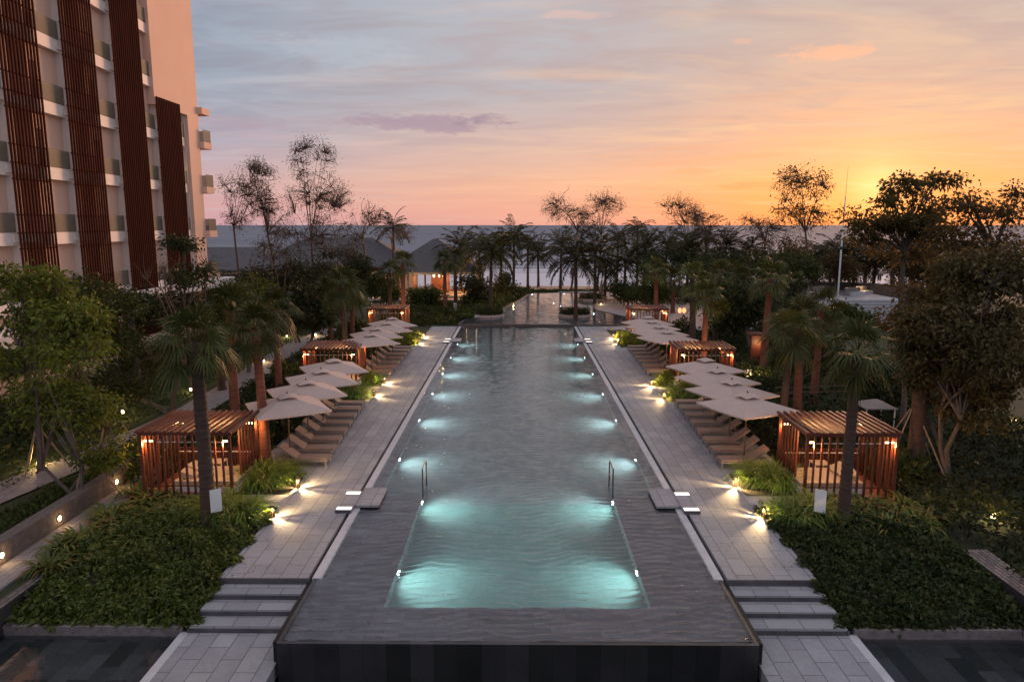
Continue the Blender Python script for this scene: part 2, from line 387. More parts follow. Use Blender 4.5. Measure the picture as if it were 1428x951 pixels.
L_light = leafmat('light_green_leaf', (0.0891, 0.1205, 0.0147), (0.1309, 0.1624, 0.0230), (0.1991, 0.2095, 0.0419), .3)
L_mid = leafmat('mid_green_leaf', (0.0363, 0.0499, 0.0096), (0.0564, 0.0741, 0.0146), (0.0967, 0.1008, 0.0242), .25)
L_darkl = leafmat('dark_green_leaf', (0.0216, 0.0306, 0.0090), (0.0377, 0.0467, 0.0126), (0.0629, 0.0647, 0.0197), .22)
L_big = leafmat('broad_glossy_leaf', (.075, .064, .02), (.12, .10, .034), (.24, .18, .08), .3, .6, .2)
L_brown = leafmat('bronze_leaf', (.065, .048, .018), (.10, .07, .028), (.17, .10, .04), .6)
L_grass = leafmat('grass_blade', (0.0776, 0.1397, 0.0217), (0.1319, 0.2018, 0.0310), (.30, .31, .08), .3)
L_cover = leafmat('ground_cover_leaf', (0.0498, 0.0711, 0.0119), (0.0889, 0.1162, 0.0190), (.17, .18, .032), .2, .5, .3)
L_cover2 = leafmat('dark_cover_leaf', (.026, .042, .012), (.048, .066, .018), (.11, .11, .036), .2, .55, .2)
L_croton = leafmat('croton_leaf', (0.0819, 0.1193, 0.0269), (0.1418, 0.1566, 0.0374), (0.2984, 0.1045, 0.0447), .25)
L_dead = leafmat('dry_frond', (.16, .13, .085), (.11, .09, .06), (.2, .17, .12), .2)
E_warm = emit('warm_lamp_glow', (1, .62, .25), 14)
E_soft = emit('soft_warm_glow', (1, .70, .38), 5)
E_white = emit('white_step_glow', (1, .9, .78), 2.2)
E_pool = emit('pool_lamp_glow', (.75, 1, 1), 20)
E_room = emit('lit_room_glow', (1, .56, .14), .9)
E_red = emit('red_lantern_glow', (1, .30, .12), 2.5)
W_pool = watermat('pool_water_surface', (.7, 2.0, 1), .25, dist=.04)
W_up = watermat('upper_water_surface', (.8, 1.6, 1), .5, dist=.03)
W_pond = watermat('pond_water_surface', (1, 1, 1), .05)

def glassmat():
    m = bpy.data.materials.new('balcony_glass'); m.use_nodes = True; N = NT(m.node_tree)
    b = N.n('ShaderNodeBsdfPrincipled'); b.inputs['Base Color'].default_value = (.26, .225, .18, 1); b.inputs['Specular IOR Level'].default_value = .1; b.inputs['Roughness'].default_value = .6
    t = N.n('ShaderNodeBsdfTransparent'); t.inputs[0].default_value = (.80, .84, .80, 1)
    mx = N.n('ShaderNodeMixShader'); mx.inputs[0].default_value = .55
    N.l(t.outputs[0], mx.inputs[1]); N.l(b.outputs[0], mx.inputs[2])
    o = N.n('ShaderNodeOutputMaterial'); N.l(mx.outputs[0], o.inputs[0]); return m
M_glass = glassmat()
def seamat():
    m = bpy.data.materials.new('sea_surface'); m.use_nodes = True; N = NT(m.node_tree)
    tc = N.n('ShaderNodeTexCoord'); ob = tc.outputs['Object']
    b = N.n('ShaderNodeBsdfDiffuse'); gl = N.n('ShaderNodeBsdfGlossy'); gl.inputs['Roughness'].default_value = .55; ms = N.n('ShaderNodeMixShader'); ms.inputs[0].default_value = .10
    sp = N.n('ShaderNodeSeparateXYZ'); N.l(ob, sp.inputs[0])
    n = N.noise(N.mapping(ob, scale=(.02, .16, 1)), 1, 5, .6, .5)
    n2 = N.noise(N.mapping(ob, scale=(.0016, .012, 1)), 1, 5, .6, .3)
    yy = sp.outputs[1]
    mr = N.n('ShaderNodeMapRange'); N.l(yy, mr.inputs[0]); mr.inputs[1].default_value = 130; mr.inputs[2].default_value = 300; mr.inputs[3].default_value = .40; mr.inputs[4].default_value = -.25
    foam_sheen = N.ramp(N.math('ADD', n, mr.outputs[0]), [(0, 0.0), (.56, 0.0), (.74, 1.0), (1, 1.0)])  # pale surf: foam, with reflected sky painted into its colour
    base = N.mix(N.ramp(n2, [(0, 0.0), (.35, 0.0), (.65, 1.0), (1, 1.0)]), (.11, .13, .17), (.16, .175, .21))
    N.l(N.mix(N.math('MULTIPLY', foam_sheen, .85), base, (.62, .60, .64)), b.inputs['Color'])
    bp = N.n('ShaderNodeBump'); bp.inputs['Strength'].default_value = .8; bp.inputs['Distance'].default_value = 1.2
    N.l(N.noise(N.mapping(ob, scale=(.06, .25, 1)), 1, 6, .6, .2), bp.inputs['Height']); N.l(bp.outputs[0], b.inputs['Normal']); N.l(bp.outputs[0], gl.inputs['Normal']); N.l(b.outputs[0], ms.inputs[1]); N.l(gl.outputs[0], ms.inputs[2])
    o = N.n('ShaderNodeOutputMaterial'); N.l(ms.outputs[0], o.inputs[0]); return m
M_sea = seamat()

# ================================================================== SETTING
def structure(o, label, cat): return tag(o, label, cat, kind='structure')
# one ground sheet with the pools left open
g = G()
def sheet(g, x0, x1, y0, y1, z0, z1=None):
    z1 = z0 if z1 is None else z1
    g.quad((x0, y0, z0), (x1, y0, z0), (x1, y1, z1), (x0, y1, z1))
sheet(g, -900, -5.9, 18.3, 107, -.10); sheet(g, 5.9, 900, 18.3, 107, -.10); sheet(g, -5.9, 5.9, 67.6, 107, -.10)
sheet(g, -900, -13.25, -60, 18.3, -.10); sheet(g, 13.25, 900, -60, 18.3, -.10); sheet(g, -13.25, 13.25, -60, 18.3, -1.7)
for xa, xb in ((-13.25, -5.6), (5.6, 13.25)): g.quad((xa, 18.3, -1.7), (xb, 18.3, -1.7), (xb, 18.3, -.2 if True else 0), (xa, 18.3, -.2))
for xa in (-13.25, 13.25): g.quad((xa, -60, -1.7), (xa, 18.3, -1.7), (xa, 18.3, -.1), (xa, -60, -.1))
g.quad((-6, 18.3, -1.7), (6, 18.3, -1.7), (6, 70, -1.7), (-6, 70, -1.7))
for xa in (-5.9, 5.9): g.quad((xa, 18.3, -1.7), (xa, 67.6, -1.7), (xa, 67.6, -.1), (xa, 18.3, -.1))
g.quad((-6, 67.6, -1.7), (6, 67.6, -1.7), (6, 67.6, -.1), (-6, 67.6, -.1))
structure(g.build('ground', M_ground), 'dark planted garden ground around the pools', 'ground')
g = G(); sheet(g, -900, 900, 105.5, 113, -.03, .0); sheet(g, -900, 900, 113, 150, .0, -3.2)
structure(g.build('beach', M_sand), 'strip of beige sand between the garden and the sea', 'beach')
g = G()
ys = [122, 300, 900, 3000, 9000, 40000]
for a, b in zip(ys[:-1], ys[1:]): sheet(g, -40000, 40000, a, b, -1.5)
structure(g.build('sea', M_sea), 'blue grey sea reaching to the horizon with pale surf', 'sea')

# decks
for sgn, nm in ((-1, 'pool_deck'), (1, 'pool_deck')):
    g = G()
    def bx(x0, x1, y0, y1, z1=0, z0=-.2):
        a, b = sorted((sgn*x0, sgn*x1)); g.box(a, b, y0, y1, z0, z1)
    bx(5.72, 8.15, 18.25, 67.55)
    for y0, y1 in ((26.7, 38.0), (43.9, 55.6)): bx(8.15, 10.5, y0, y1)
    for y0 in (23.1, 40.4, 60.4): bx(8.15, 9.95, y0+.15, y0+1.25)
    if sgn > 0: bx(8.15, 22, 65.5, 67.55)
    structure(g.build(nm, M_deck), 'grey paved pool deck on the %s side of the pool' % ('building' if sgn < 0 else 'garden'), 'deck')
g = G(); g.box(5.9, 26, 67.56, 105.4, -.2, .02)
structure(g.build('plaza', M_plaza), 'beige pink paved terrace beside the far upper pool', 'terrace')
for sgn in (-1, 1):
    g = G(); a, b = sorted((sgn*5.36, sgn*5.60)); g.box(a, b, 18.25, 67.5, -.35, -.005)
    structure(g.build('pool_coping', M_coping), 'pale stone pool edge strip along the %s deck' % ('building side' if sgn < 0 else 'garden side'), 'pool edge')
    g = G(); a, b = sorted((sgn*5.60, sgn*5.72)); g.box(a, b, 15.4, 67.5, -.9, -.12)
    structure(g.build('drain_channel', M_black), 'black overflow slot between deck and pool edge on the %s' % ('building side' if sgn < 0 else 'garden side'), 'drain')
# main pool: shell
D_SH, D_B = -.22, -1.05
g = G()
sheet(g, -5.47, 5.47, 15.3, 16.9, D_SH)
for s in (-1, 1):
    a, b = sorted((s*3.4, s*5.47)); sheet(g, a, b, 16.9, 24.4, D_SH)
    a, b = sorted((s*4.95, s*5.47)); sheet(g, a, b, 24.4, 67.5, D_SH)
structure(g.build('pool_shelf', M_slate), 'shallow dark slate shelf around the pool', 'pool shelf')
g = G()
sheet(g, -3.4, 3.4, 16.9, 24.4, D_B)
structure(g.build('pool_basin', paving('teal_glow_basin_tile', (.105, .20, .20), (.075, .155, .155), (.05, .11, .11), .4, .2, rot90=False, mort=.005, tint=.3)), 'tiled floor of the narrow near basin with teal water glow in its colour', 'pool basin')  # tile tinted teal in place of lamp light scattered in the water
g = G(); sheet(g, -4.95, 4.95, 24.4, 67.5, D_B)
g.quad((-3.4, 16.9, D_B), (3.4, 16.9, D_B), (3.4, 16.9, D_SH), (-3.4, 16.9, D_SH))
g.quad((-4.95, 67.5, D_B), (4.95, 67.5, D_B), (4.95, 67.5, -.03), (-4.95, 67.5, -.03))
for s in (-1, 1):
    g.quad((s*3.4, 16.9, D_B), (s*3.4, 24.4, D_B), (s*3.4, 24.4, D_SH), (s*3.4, 16.9, D_SH))
    g.quad((s*3.4, 24.4, D_B), (s*4.95, 24.4, D_B), (s*4.95, 24.4, D_SH), (s*3.4, 24.4, D_SH))
    g.quad((s*4.95, 24.4, D_B), (s*4.95, 67.5, D_B), (s*4.95, 67.5, D_SH), (s*4.95, 24.4, D_SH))
structure(g.build('pool_basin', M_basin), 'deep tiled basin of the long pool', 'pool basin')
g = G(); 
g.box(-5.47, 5.47, 15.18, 15.3, -1.72, -.022)
for s in (-1, 1):
    a, b = sorted((s*5.47, s*5.56)); g.box(a, b, 15.18, 18.24, -1.72, -.02)
structure(g.build('pool_wall', M_wall_dark), 'black stone infinity edge wall at the near end of the pool', 'wall')
WAVE = .068
g = G()
# rippled sheet: real low waves besides the fine bump
nx, ny = 150, 760
xs = np.linspace(-5.46, 5.46, nx); yv = np.geomspace(15.31, 67.5, ny)
X, Y = np.meshgrid(xs, yv)
rw = np.random.default_rng(5); Z = np.zeros_like(X)
wx = X+.25*np.sin(Y*.9+X*.5); wy = Y+.16*np.sin(X*1.1+Y*.4)+.05*np.sin(X*2.9-Y*.7)
for q in range(26):
    big = q < 8
    lam = rw.uniform(.55, 1.3) if big else rw.uniform(.2, .4); th = rw.normal()*(.5 if big else .26); kk = 2*math.pi/lam
    env = .6+.5*np.sin(X*rw.uniform(.5, 1.6)+Y*rw.uniform(.4, 1.3)+rw.random()*6)
    Z += env*(WAVE*.12 if big else WAVE)*lam/(2*math.pi)*np.sin(kk*(wy*math.cos(th)+wx*math.sin(th))+rw.random()*6.28)
Z = np.clip(Z, -.06, .03)
V = np.stack([X, Y, Z-.018], -1).reshape(-1, 3)
ii = np.arange(nx-1)[None, :]+np.arange(ny-1)[:, None]*nx
Fq = np.stack([ii, ii+1, ii+nx+1, ii+nx], -1).reshape(-1, 4)
g.add(V, Fq, True)
structure(g.build('pool_water', W_pool), 'long rippled pool water lit from below in pale teal', 'water')

# steps and lower decks, ponds at both sides
for s in (-1, 1):
    side = 'building side' if s < 0 else 'garden side'
    t = thing('stone_steps', 'four grey stone steps down from the deck on the %s' % side, 'steps', (0, 0, 0), group='steps beside the pool')
    for k in range(4):
        y1, y0 = 18.25-.53*k, 18.25-.53*(k+1)
        xo = 8.15+.06*k
        a, b = sorted((s*5.66, s*xo))
        if k < 3:
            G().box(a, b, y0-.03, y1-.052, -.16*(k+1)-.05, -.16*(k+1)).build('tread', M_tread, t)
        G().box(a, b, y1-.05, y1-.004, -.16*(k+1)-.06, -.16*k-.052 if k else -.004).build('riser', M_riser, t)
    a, b = sorted((s*5.66, s*8.28))
    structure(G().box(a, b, 6, 16.655, -1.0, -.64).build('lower_deck', M_deck), 'lower grey paved walk below the steps on the %s' % side, 'deck')
    a, b = sorted((s*8.282, s*8.5))
    structure(G().box(a, b, 6, 16.66, -1.0, -.636).build('kerb', M_coping), 'pale kerb between the lower walk and dark pond on the %s' % side, 'kerb')
    a, b = sorted((s*8.502, s*13.2))
    structure(G().box(a, b, 6, 16.62, -1.2, -1.0).build('pond_floor', M_pond), 'dark slate floor of the shallow pond on the %s' % side, 'pond floor')
    g = G(); sheet(g, a, b, 6, 16.62, -.74)
    structure(g.build('pond_water', W_pond), 'still dark reflecting pond water at the bottom on the %s' % side, 'water')
    a, b = sorted((s*8.45, s*13.2))
    structure(G().box(a, b, 16.63, 16.85, -1.0, -.50).build('kerb', M_wallstone), 'low dark stone kerb between pond and planting bed on the %s' % side, 'kerb')
    # sloping soil of the planting bed
    n = 24; xs = np.linspace(s*8.17, s*13.0, n); yv = np.linspace(16.86, 26.65, n)
    X, Y = np.meshgrid(xs, yv); Z = np.clip(-.55+(Y-16.86)*.3, -.55, -.02)+.02*np.sin(X*3+Y*2)
    ii = np.arange(n-1)[None, :]+np.arange(n-1)[:, None]*n
    g = G(); g.add(np.stack([X, Y, Z], -1).reshape(-1, 3), np.stack([ii, ii+1, ii+n+1, ii+n], -1).reshape(-1, 4), True)
    structure(g.build('bed_soil', M_soil), 'dark soil of the planting bed beside the steps on the %s' % side, 'soil')
    a, b = sorted((s*13.0, s*13.75 if s > 0 else s*13.3))
    y1 = 19.9 if s > 0 else 18.6
    t = G().box(a, b, 6, y1, -1.5, .12 if s > 0 else -.02)
    tag(t.build('stone_wall', M_rough), 'rough brown stone retaining wall beside the %s pond' % ('garden side' if s > 0 else 'building side'), 'wall')

# low lit wall and narrow ramp on the left; garden paths and lawns
tag(G().box(-15.08, -14.65, 10, 33, -.3, .60).build('garden_wall', mat('dark_wall_stone', (.15, .125, .115), (.08, .066, .06), 5, .9, bump=.9, bscale=14)), 'long low stone wall with round lights beside the narrow ramp', 'wall')
structure(G().box(-14.645, -13.72, 8, 33, -.3, -.03).build('ramp_path', M_path), 'narrow grey ramp running along the low lit wall', 'path')
def strip(name, pts, w, z, m, label, cat):
    pts = np.array(pts, float); T = np.gradient(pts, axis=0); T /= np.linalg.norm(T, axis=1, keepdims=True)
    nrm = np.stack([-T[:, 1], T[:, 0]], 1); A = pts+nrm*w/2; B = pts-nrm*w/2; n = len(pts)
    V = np.concatenate([np.c_[A, np.full(n, z)], np.c_[B, np.full(n, z)]])
    g = G(); g.add(V, [(i, n+i, n+i+1, i+1) for i in range(n-1)])
    return structure(g.build(name, m), label, cat)
strip('garden_path', [(-19.8, 19), (-19.0, 23), (-18.2, 27), (-17.4, 31), (-16.9, 36), (-17, 42), (-17.6, 50), (-17.9, 58), (-17, 66)], 1.9, -.02, M_path, 'curved grey garden path behind the low wall', 'path')
g = G(); sheet(g, -27.5, -20.4, 20, 62, -.06); sheet(g, -20.4, -18.4, 33, 62, -.06)
structure(g.build('lawn', M_lawn), 'dim green lawn between the hotel and the path', 'lawn')
g = G(); sheet(g, 24, 46, 66, 82, -.05)
structure(g.build('lawn', M_path), 'pale paved court in front of the curved terrace', 'court')

# upper pool
up = [(-5.6, 67.62), (-5.3, 70.6), (-3.9, 72.6), (-2.9, 75), (-1.95, 78), (-.9, 84), (.28, 90.3), (1.2, 96), (2.2, 99), (6, 100), (10.7, 99), (11.3, 95), (11.1, 90.3), (9.4, 86), (8.8, 83), (8.75, 79), (11.9, 71.5), (10.4, 68.2), (9.4, 67.62)]
g = G(); g.poly(up, -.1, .035); structure(g.build('upper_pool_floor', M_slate), 'dark floor of the curved upper pool', 'pool floor')
g = G(); nx, ny = 110, 210
X, Y = np.meshgrid(np.linspace(-5.7, 12, nx), np.linspace(67.5, 100.2, ny)); Z = np.full_like(X, .2); rw = np.random.default_rng(9)
for q in range(12):
    lam = .5*(1.6/.5)**rw.random(); th = rw.normal()*.5; Z += .018*lam/6.28*np.sin(6.28/lam*(Y*math.cos(th)+X*math.sin(th)+.2*np.sin(X*1.3+Y*.7))+rw.random()*6)
ii = np.arange(nx-1)[None, :]+np.arange(ny-1)[:, None]*nx; cx = (X[:-1, :-1]+X[1:, 1:])/2; cy = (Y[:-1, :-1]+Y[1:, 1:])/2
ins = np.zeros(cx.shape, bool)
for (x0, y0), (x1, y1) in zip(up, up[1:]+up[:1]):
    hit = (y0 > cy) != (y1 > cy); ins ^= hit & (cx < (x1-x0)*(cy-y0)/((y1-y0) or 1e-9)+x0)
Fq = np.stack([ii, ii+1, ii+nx+1, ii+nx], -1)[ins]; us = np.unique(Fq); mp = np.zeros(nx*ny, int); mp[us] = np.arange(len(us))
g.add(np.stack([X, Y, Z], -1).reshape(-1, 3)[us], mp[Fq], True); structure(g.build('upper_pool_water', W_up), 'reflecting water of the curved upper pool beyond the ledge', 'water')
n = len(up); g = G()
for i in range(n):
    a, b = np.array(up[i]), np.array(up[(i+1) % n]); d = b-a; L = np.linalg.norm(d); d /= L; nr = np.array([d[1], -d[0]])
    c = (a+b)/2+nr*.02; h = .08 if i == n-1 else .16
    g.obox((c[0], c[1], h-.05), tuple(d*(L/2+.05))+(0,), tuple(nr*.1)+(0,), (0, 0, .15 if i == n-1 else .12))
structure(g.build('upper_pool_kerb', M_riser), 'dark stone rim of the curved upper pool', 'kerb')

# ================================================================== HOTEL
def hotel():
    t = thing('hotel_building', 'tall peach hotel block with brown louver screens and balconies', 'hotel', (-28, 37, 0))
    # local: x outward (towards the pool), y along the facade
    pitch = 3.88; z0 = .95                                        # slab centres z0 + k*pitch
    bays = [(-8.6, 1.0), (6.6, 9.0), (12.4, 14.75), (18.43, 20.36), (24.24, 25.9)]   # open balcony bays (y range)
    scr = [(-14, -8.6), (3.4, 6.6), (9.0, 12.4), (14.75, 18.43), (20.36, 24.24)]
    bays[0] = (-3.5, 3.4); scr[0] = (-8.6, -3.5)
    top = 36
    g = G(); g.box(-3.2, -1.75, -22, 28, -.5, top)
    for y0_, y1_ in bays: g.add([(x_, y_, z_) for z_ in (0, top-.1 if y0_ < 24 else 18.6) for x_, y_ in ((-.50, y0_-.4), (-.74, y1_+(1.9 if y0_ < 24 else -.01)), (-1.745, y1_+(1.9 if y0_ < 24 else -.01)), (-1.745, y0_-.4))], [(0, 1, 5, 4), (1, 2, 6, 5), (2, 3, 7, 6), (3, 0, 4, 7), (4, 5, 6, 7)])
    g.box(-1.75, -.05, 25.9, 28.0, -.5, 18.7); g.box(-1.75, -.05, 20.37, 28.0, 18.7, top)
    g.box(-12, -3.2, 24, 28, -.5, top)
    g.build('wall', M_peach, t)
    for bi, (y0, y1) in enumerate(bays):
        for k in range(0, 9):
            z = z0+k*pitch
            if bi == 4 and z > 18: continue
            if bi == 3 and z > 40: continue
            ya = y0-1.0 if bi else y0
            V = []
            for zz in (z-.36, z+.36):
                V += [(-1.73, ya, zz), (.02, ya, zz), (-.40, y1+.9 if bi < 4 else y1-.01, zz), (-1.74, y1+.9 if bi < 4 else y1-.01, zz)]
            b = G(); b.add(V, [(0, 1, 2, 3), (4, 7, 6, 5), (0, 4, 5, 1), (1, 5, 6, 2), (2, 6, 7, 3), (3, 7, 4, 0)])
            bo = b.build('balcony', M_slab, t)
            fr = (y0-ya)/(y1+.9-ya); xa = .02-.42*fr
            dx = (-.02-xa); 
            r = G(); p0 = np.array((xa-.05, y0+.05, z+.36)); p1 = np.array((-.36, y1+.38 if bi < 4 else y1-.2, z+.36))
            d = (p1-p0)/2; nr = np.array((d[1], -d[0], 0)); nr /= np.linalg.norm(nr)
            r.obox((p0+p1)/2+np.array((0, 0, .56)), d, nr*.012, (0, 0, .54)); r.build('glass_railing', M_glass, bo)
            f = G(); f.box(-1.7, -.30, y1+.42 if bi < 4 else y1-.16, y1+.56 if bi < 4 else y1-.03, z+.362, min(z+pitch-.362, 18.69 if bi == 4 else 99)); f.build('fin_wall', M_slab, bo)
    for (y0, y1), ztop in zip(scr, (35, 35, 35, 35, 19.3)):
        s = G(); n = max(8, int((y1-y0)/.27))
        for i in range(n+1):
            y = y0+.05+(y1-y0-.1)*i/n; s.box(.04, .14, y-.045, y+.045, 1.2, ztop)
        for k in range(0, 9):
            for dz in (-.55, .35, 1.35):
                z = z0+k*pitch+dz
                if z < ztop: s.box(-.01, .035, y0, y1, z-.04, z+.04)
        s.build('louver_screen', M_louver, t)
        for k in range(0, 9):
            z = z0+k*pitch
            if z < ztop: G().box(-1.69, -.25, y0+.05, y1-1.05, z-.2, z+.2).build('screened_balcony', M_slab, t)
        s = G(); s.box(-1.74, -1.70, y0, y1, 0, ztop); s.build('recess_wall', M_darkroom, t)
    # balconies past the end wall
    for k in range(1, 6):
        z = z0+k*pitch if k < 5 else 19.4
        b = G(); b.box(-8.5, .32, 28.002, 29.6, z-.28, z+.28); bo = b.build('end_balcony', M_peach, t)
        if k < 5:
            r = G(); r.box(.26, .285, 28.02, 29.55, z+.282, z+1.35); r.box(-8.4, .25, 29.52, 29.55, z+.282, z+1.35); r.build('glass_railing', M_glass, bo)
    for yb, k, s in ((24.7, 4, 1.0),):
        p = G(); p.box(-.80, -.50, yb, yb+.75, z0+k*pitch-pitch+.4, z0+k*pitch-pitch+1.9); p.build('lit_window', E_room, t)
    for bi, ks in ((1, (3, 5, 6, 4)), (2, (3, 4, 6)), (3, (4, 5)), (4, (2, 3)), (0, (3, 4))):
        for k in ks:
            y0, y1 = bays[bi]; p = G(); z = z0+k*pitch+.37
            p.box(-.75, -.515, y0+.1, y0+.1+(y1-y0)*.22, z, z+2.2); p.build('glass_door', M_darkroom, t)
    G().box(-1.74, 1.0, -22, 27.5, -.3, 1.3).build('plinth', M_peach, t)
    # white canopy slab over the ground floor, seen between the trees
    G().box(-1.70, 1.6, 14, 30, 4.1, 4.75).build('canopy_slab', M_slab, t)
    G().box(-1.70, 2.2, -14, 8, 3.2, 3.9).build('canopy_slab', M_slab, t)
    G().box(-12, -3.3, -22, 24, top-.4, top).build('roof', M_slab, t)
hotel()

# ================================================================== BEACH CLUB
def hip_roof(g, cx, cy, wx, wy, z0, z1, rx=0.0, th=.25):
    V = [(cx-wx, cy-wy, z0), (cx+wx, cy-wy, z0), (cx+wx, cy+wy, z0), (cx-wx, cy+wy, z0), (cx-rx, cy, z1), (cx+rx, cy, z1)]
    V2 = [(a, b, c-th) for a, b, c in V]
    g.add(V, [(0, 1, 5, 4), (2, 3, 4, 5)]); g.add(V, [(1, 2, 5), (3, 0, 4)])
    g.add(V2, [(0, 4, 5, 1), (2, 5, 4, 3)]); g.add(V2, [(1, 5, 2), (3, 4, 0)])
    g.add(V[:4]+V2[:4], [(0, 4, 5, 1), (1, 5, 6, 2), (2, 6, 7, 3), (3, 7, 4, 0)])
def club():
    t = thing('beach_club', 'open beach club with grey hip roof and warm lit interior', 'pavilion', (-11, 97, 0))
    g = G(); hip_roof(g, 0, 0, 6.6, 6, 3.55, 7.7, .3); g.build('roof', M_roof, t)
    G().box(-6.5, 6.5, -6, 6, -.1, .45).build('floor', M_plaza, t)
    G().box(-6.6, 6.2, -8.6, -6.002, -.1, .42).build('terrace_floor', M_plaza, t)
    for x in (-5, -1.8, 1.4, 4.6): lamp(t, (x, -7.4, 2.6), 420, (1, .52, .2), .12)
    for px in (-6, -2.2, 2.2, 6):
        for py in (-5.4, 5.4): G().box(px-.12, px+.12, py-.12, py+.12, .15, 3.4).build('post', M_wood, t)
    G().box(-.6, 1.6, -1, .4, .15, 3.3).build('bar_back', M_wood, t)
    G().box(-5.5, 4.6, -3.0, -2.4, .15, 1.15).build('bar_counter', M_woodtop, t)
    G().box(-6.0, 6.0, -5.6, -5.5, .45, 1.05).build('planter_box', M_woodtop, t)
    for x in (-4.5, -1.5, 1.5, 4.5):
        lamp(t, (x, -3.6, 2.9), 260, (1, .52, .2), .12)
    for x in (-.2, .5, 1.1): G().lathe([(.02, .5), (.12, .4), (.12, .1), (.02, 0)], 10, (x, -1.1, 2.6)).build('pendant_lamp', E_soft, t)
    lamp(t, (1.2, -1.5, 2.2), 40, WARM, .1)
    t = thing('beach_club', 'long dark grey hipped roof behind the wispy trees', 'pavilion', (-29, 110, 0))
    g = G(); hip_roof(g, 2, 0, 12.5, 7, 3.6, 7.6, 5); g.build('roof', M_roof, t)
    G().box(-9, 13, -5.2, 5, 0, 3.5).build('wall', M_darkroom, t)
    for x in (3, 5.2, 7.4, 9.6, 11.8): G().box(x, x+1.1, -5.26, -5.21, .3, 2.9).build('window', M_white, t)
    t = thing('beach_club', 'low grey roofed wing at the foot of the hotel', 'pavilion', (-42, 106, 0))
    g = G(); hip_roof(g, 0, 0, 9, 6, 3.3, 6.3, 4); g.build('roof', M_roof, t)
    G().box(-7, 7, -4.6, 4, 0, 3.2).build('wall', M_slab, t)
    G().box(-7, 7, -4.66, -4.61, 1.4, 2.6).build('window', M_darkroom, t)
    # sofas on the terrace before the bar
    base = None
    spots = [(-16.2, 89.4), (-14.0, 89.6), (-11.9, 89.2), (-9.8, 89.5), (-7.7, 89.6), (-5.9, 89.3)]
    for i, (x, y) in enumerate(spots):
        lab = '%s cream sofa from the golf cart on the lit club terrace' % ordinal(i)
        if base is None:
            base = thing('sofa', lab, 'sofa', (x, y, .42), group='cream sofas on the club terrace')
            G().box(-.85, .85, -.4, .4, .05, .42).build('seat', M_cream, base)
            G().box(-.85, .85, .402, .6, .05, .85).build('backrest', M_cream, base)
            for s in (-1, 1):
                a, b = sorted((s*.852, s*1.0)); G().box(a, b, -.4, .6, .05, .62).build('armrest', M_cream, base)
        else: dup(base, (x, y, .42), .1*((-1)**i), lab)
    for x, y in ((-14.5, 91.2), (-10.6, 91.2), (-7, 91.2)): pass
club()
def golf_cart(x, y, rz):
    t = thing('golf_cart', 'small white roofed golf cart parked behind the far pavilion', 'golf cart', (x, y, -.08), rz)
    G().box(-1.15, 1.15, -.58, .58, .32, .55).build('body', M_steel, t)
    G().box(.55, 1.2, -.55, .55, .55, .85).build('front_panel', M_white, t)
    G().box(-.5, .1, -.52, .52, .55, .8).build('seat', M_cream, t)
    G().box(-.62, -.5, -.52, .52, .8, 1.25).build('backrest', M_cream, t)
    G().box(-1.2, .95, -.62, .62, 1.88, 1.95).build('roof', M_white, t)
    for sx, sy in ((-1.1, -.55), (-1.1, .55), (.8, -.55), (.8, .55)): G().tube([(sx, sy, .5), (sx*.95, sy, 1.88)], .025).build('post', M_steel, t)
    for sx in (-.8, .8):
        for sy in (-.6, .6):
            w = G(); w.tube([(sx, sy-.08, .22), (sx, sy+.08, .22)], .22, 14); wo = w.build('wheel', M_black, t)
            G().tube([(sx, sy-.09, .22), (sx, sy+.09, .22)], .1, 10).build('rim', M_white, wo)
p = gp(528, 424); golf_cart(p[0], p[1], R(190))

# curved seating terrace at the right
def terrace():
    t = thing('seating_terrace', 'low grey stepped terrace with curved back wall among trees', 'terrace', (37.5, 80, 0))
    for k in range(5):
        G().box(-5.5, 5.5, -1.6+k*.34, 8, -.05+k*.28 if k else -.1, .18+k*.28).build('step', M_coping, t)
    a = np.linspace(R(-10), R(190), 22); A = [(8.2*math.cos(q), 3+8.0*math.sin(q)) for q in a]
    g = G()
    for p0, p1 in zip(A[:-1], A[1:]):
        p0, p1 = np.array(p0), np.array(p1); d = (p1-p0)/2; nr = np.array([d[1], -d[0]]); nr /= np.linalg.norm(nr); c = (p0+p1)/2
        g.obox((c[0], c[1], 1.2), tuple(d*1.02)+(0,), tuple(nr*.2)+(0,), (0, 0, 1.25))
    g.build('back_wall', M_wallstone, t)
    G().box(-6, 6, 8.0, 9, 1.3, 1.5).build('floor', M_coping, t)
    lamp(t, (4, 6, 2.2), 30, WARM, .1)
    for i, (x, y) in enumerate(((-5.5, 79.6+5), (-1.5, 86), (2.2, 84.6), (4.0, 86.2))):
        b = thing('stone_bench', '%s pale block bench from the mast on the stepped terrace' % ordinal(i), 'bench', (37.5+x, y, 1.3), .2*i, 'benches on the terrace')
        G().box(-1.2, 1.2, -.5, .5, 0, .45).build('seat', M_coping, b); G().box(-1.2, 1.2, .3, .5, .452, .95).build('backrest', M_frame, b)
terrace()
t = thing('mast', 'tall thin pale mast standing beyond the right garden', 'mast', (34.8, 78, 0))
G().tube([(0, 0, 0), (0, 0, 7), (.05, 0, 12.5)], [.11, .09, .06], 8).build('pole', M_white, t)
G().tube([(.05, 0, 12.5), (.1, 0, 15.6)], [.022, .01], 6).build('whip', M_steel, t)
G().lathe([(.09, 0), (.16, .05), (.16, .3), (.09, .35)], 10, (0, 0, 6.9)).build('collar', M_steel, t)

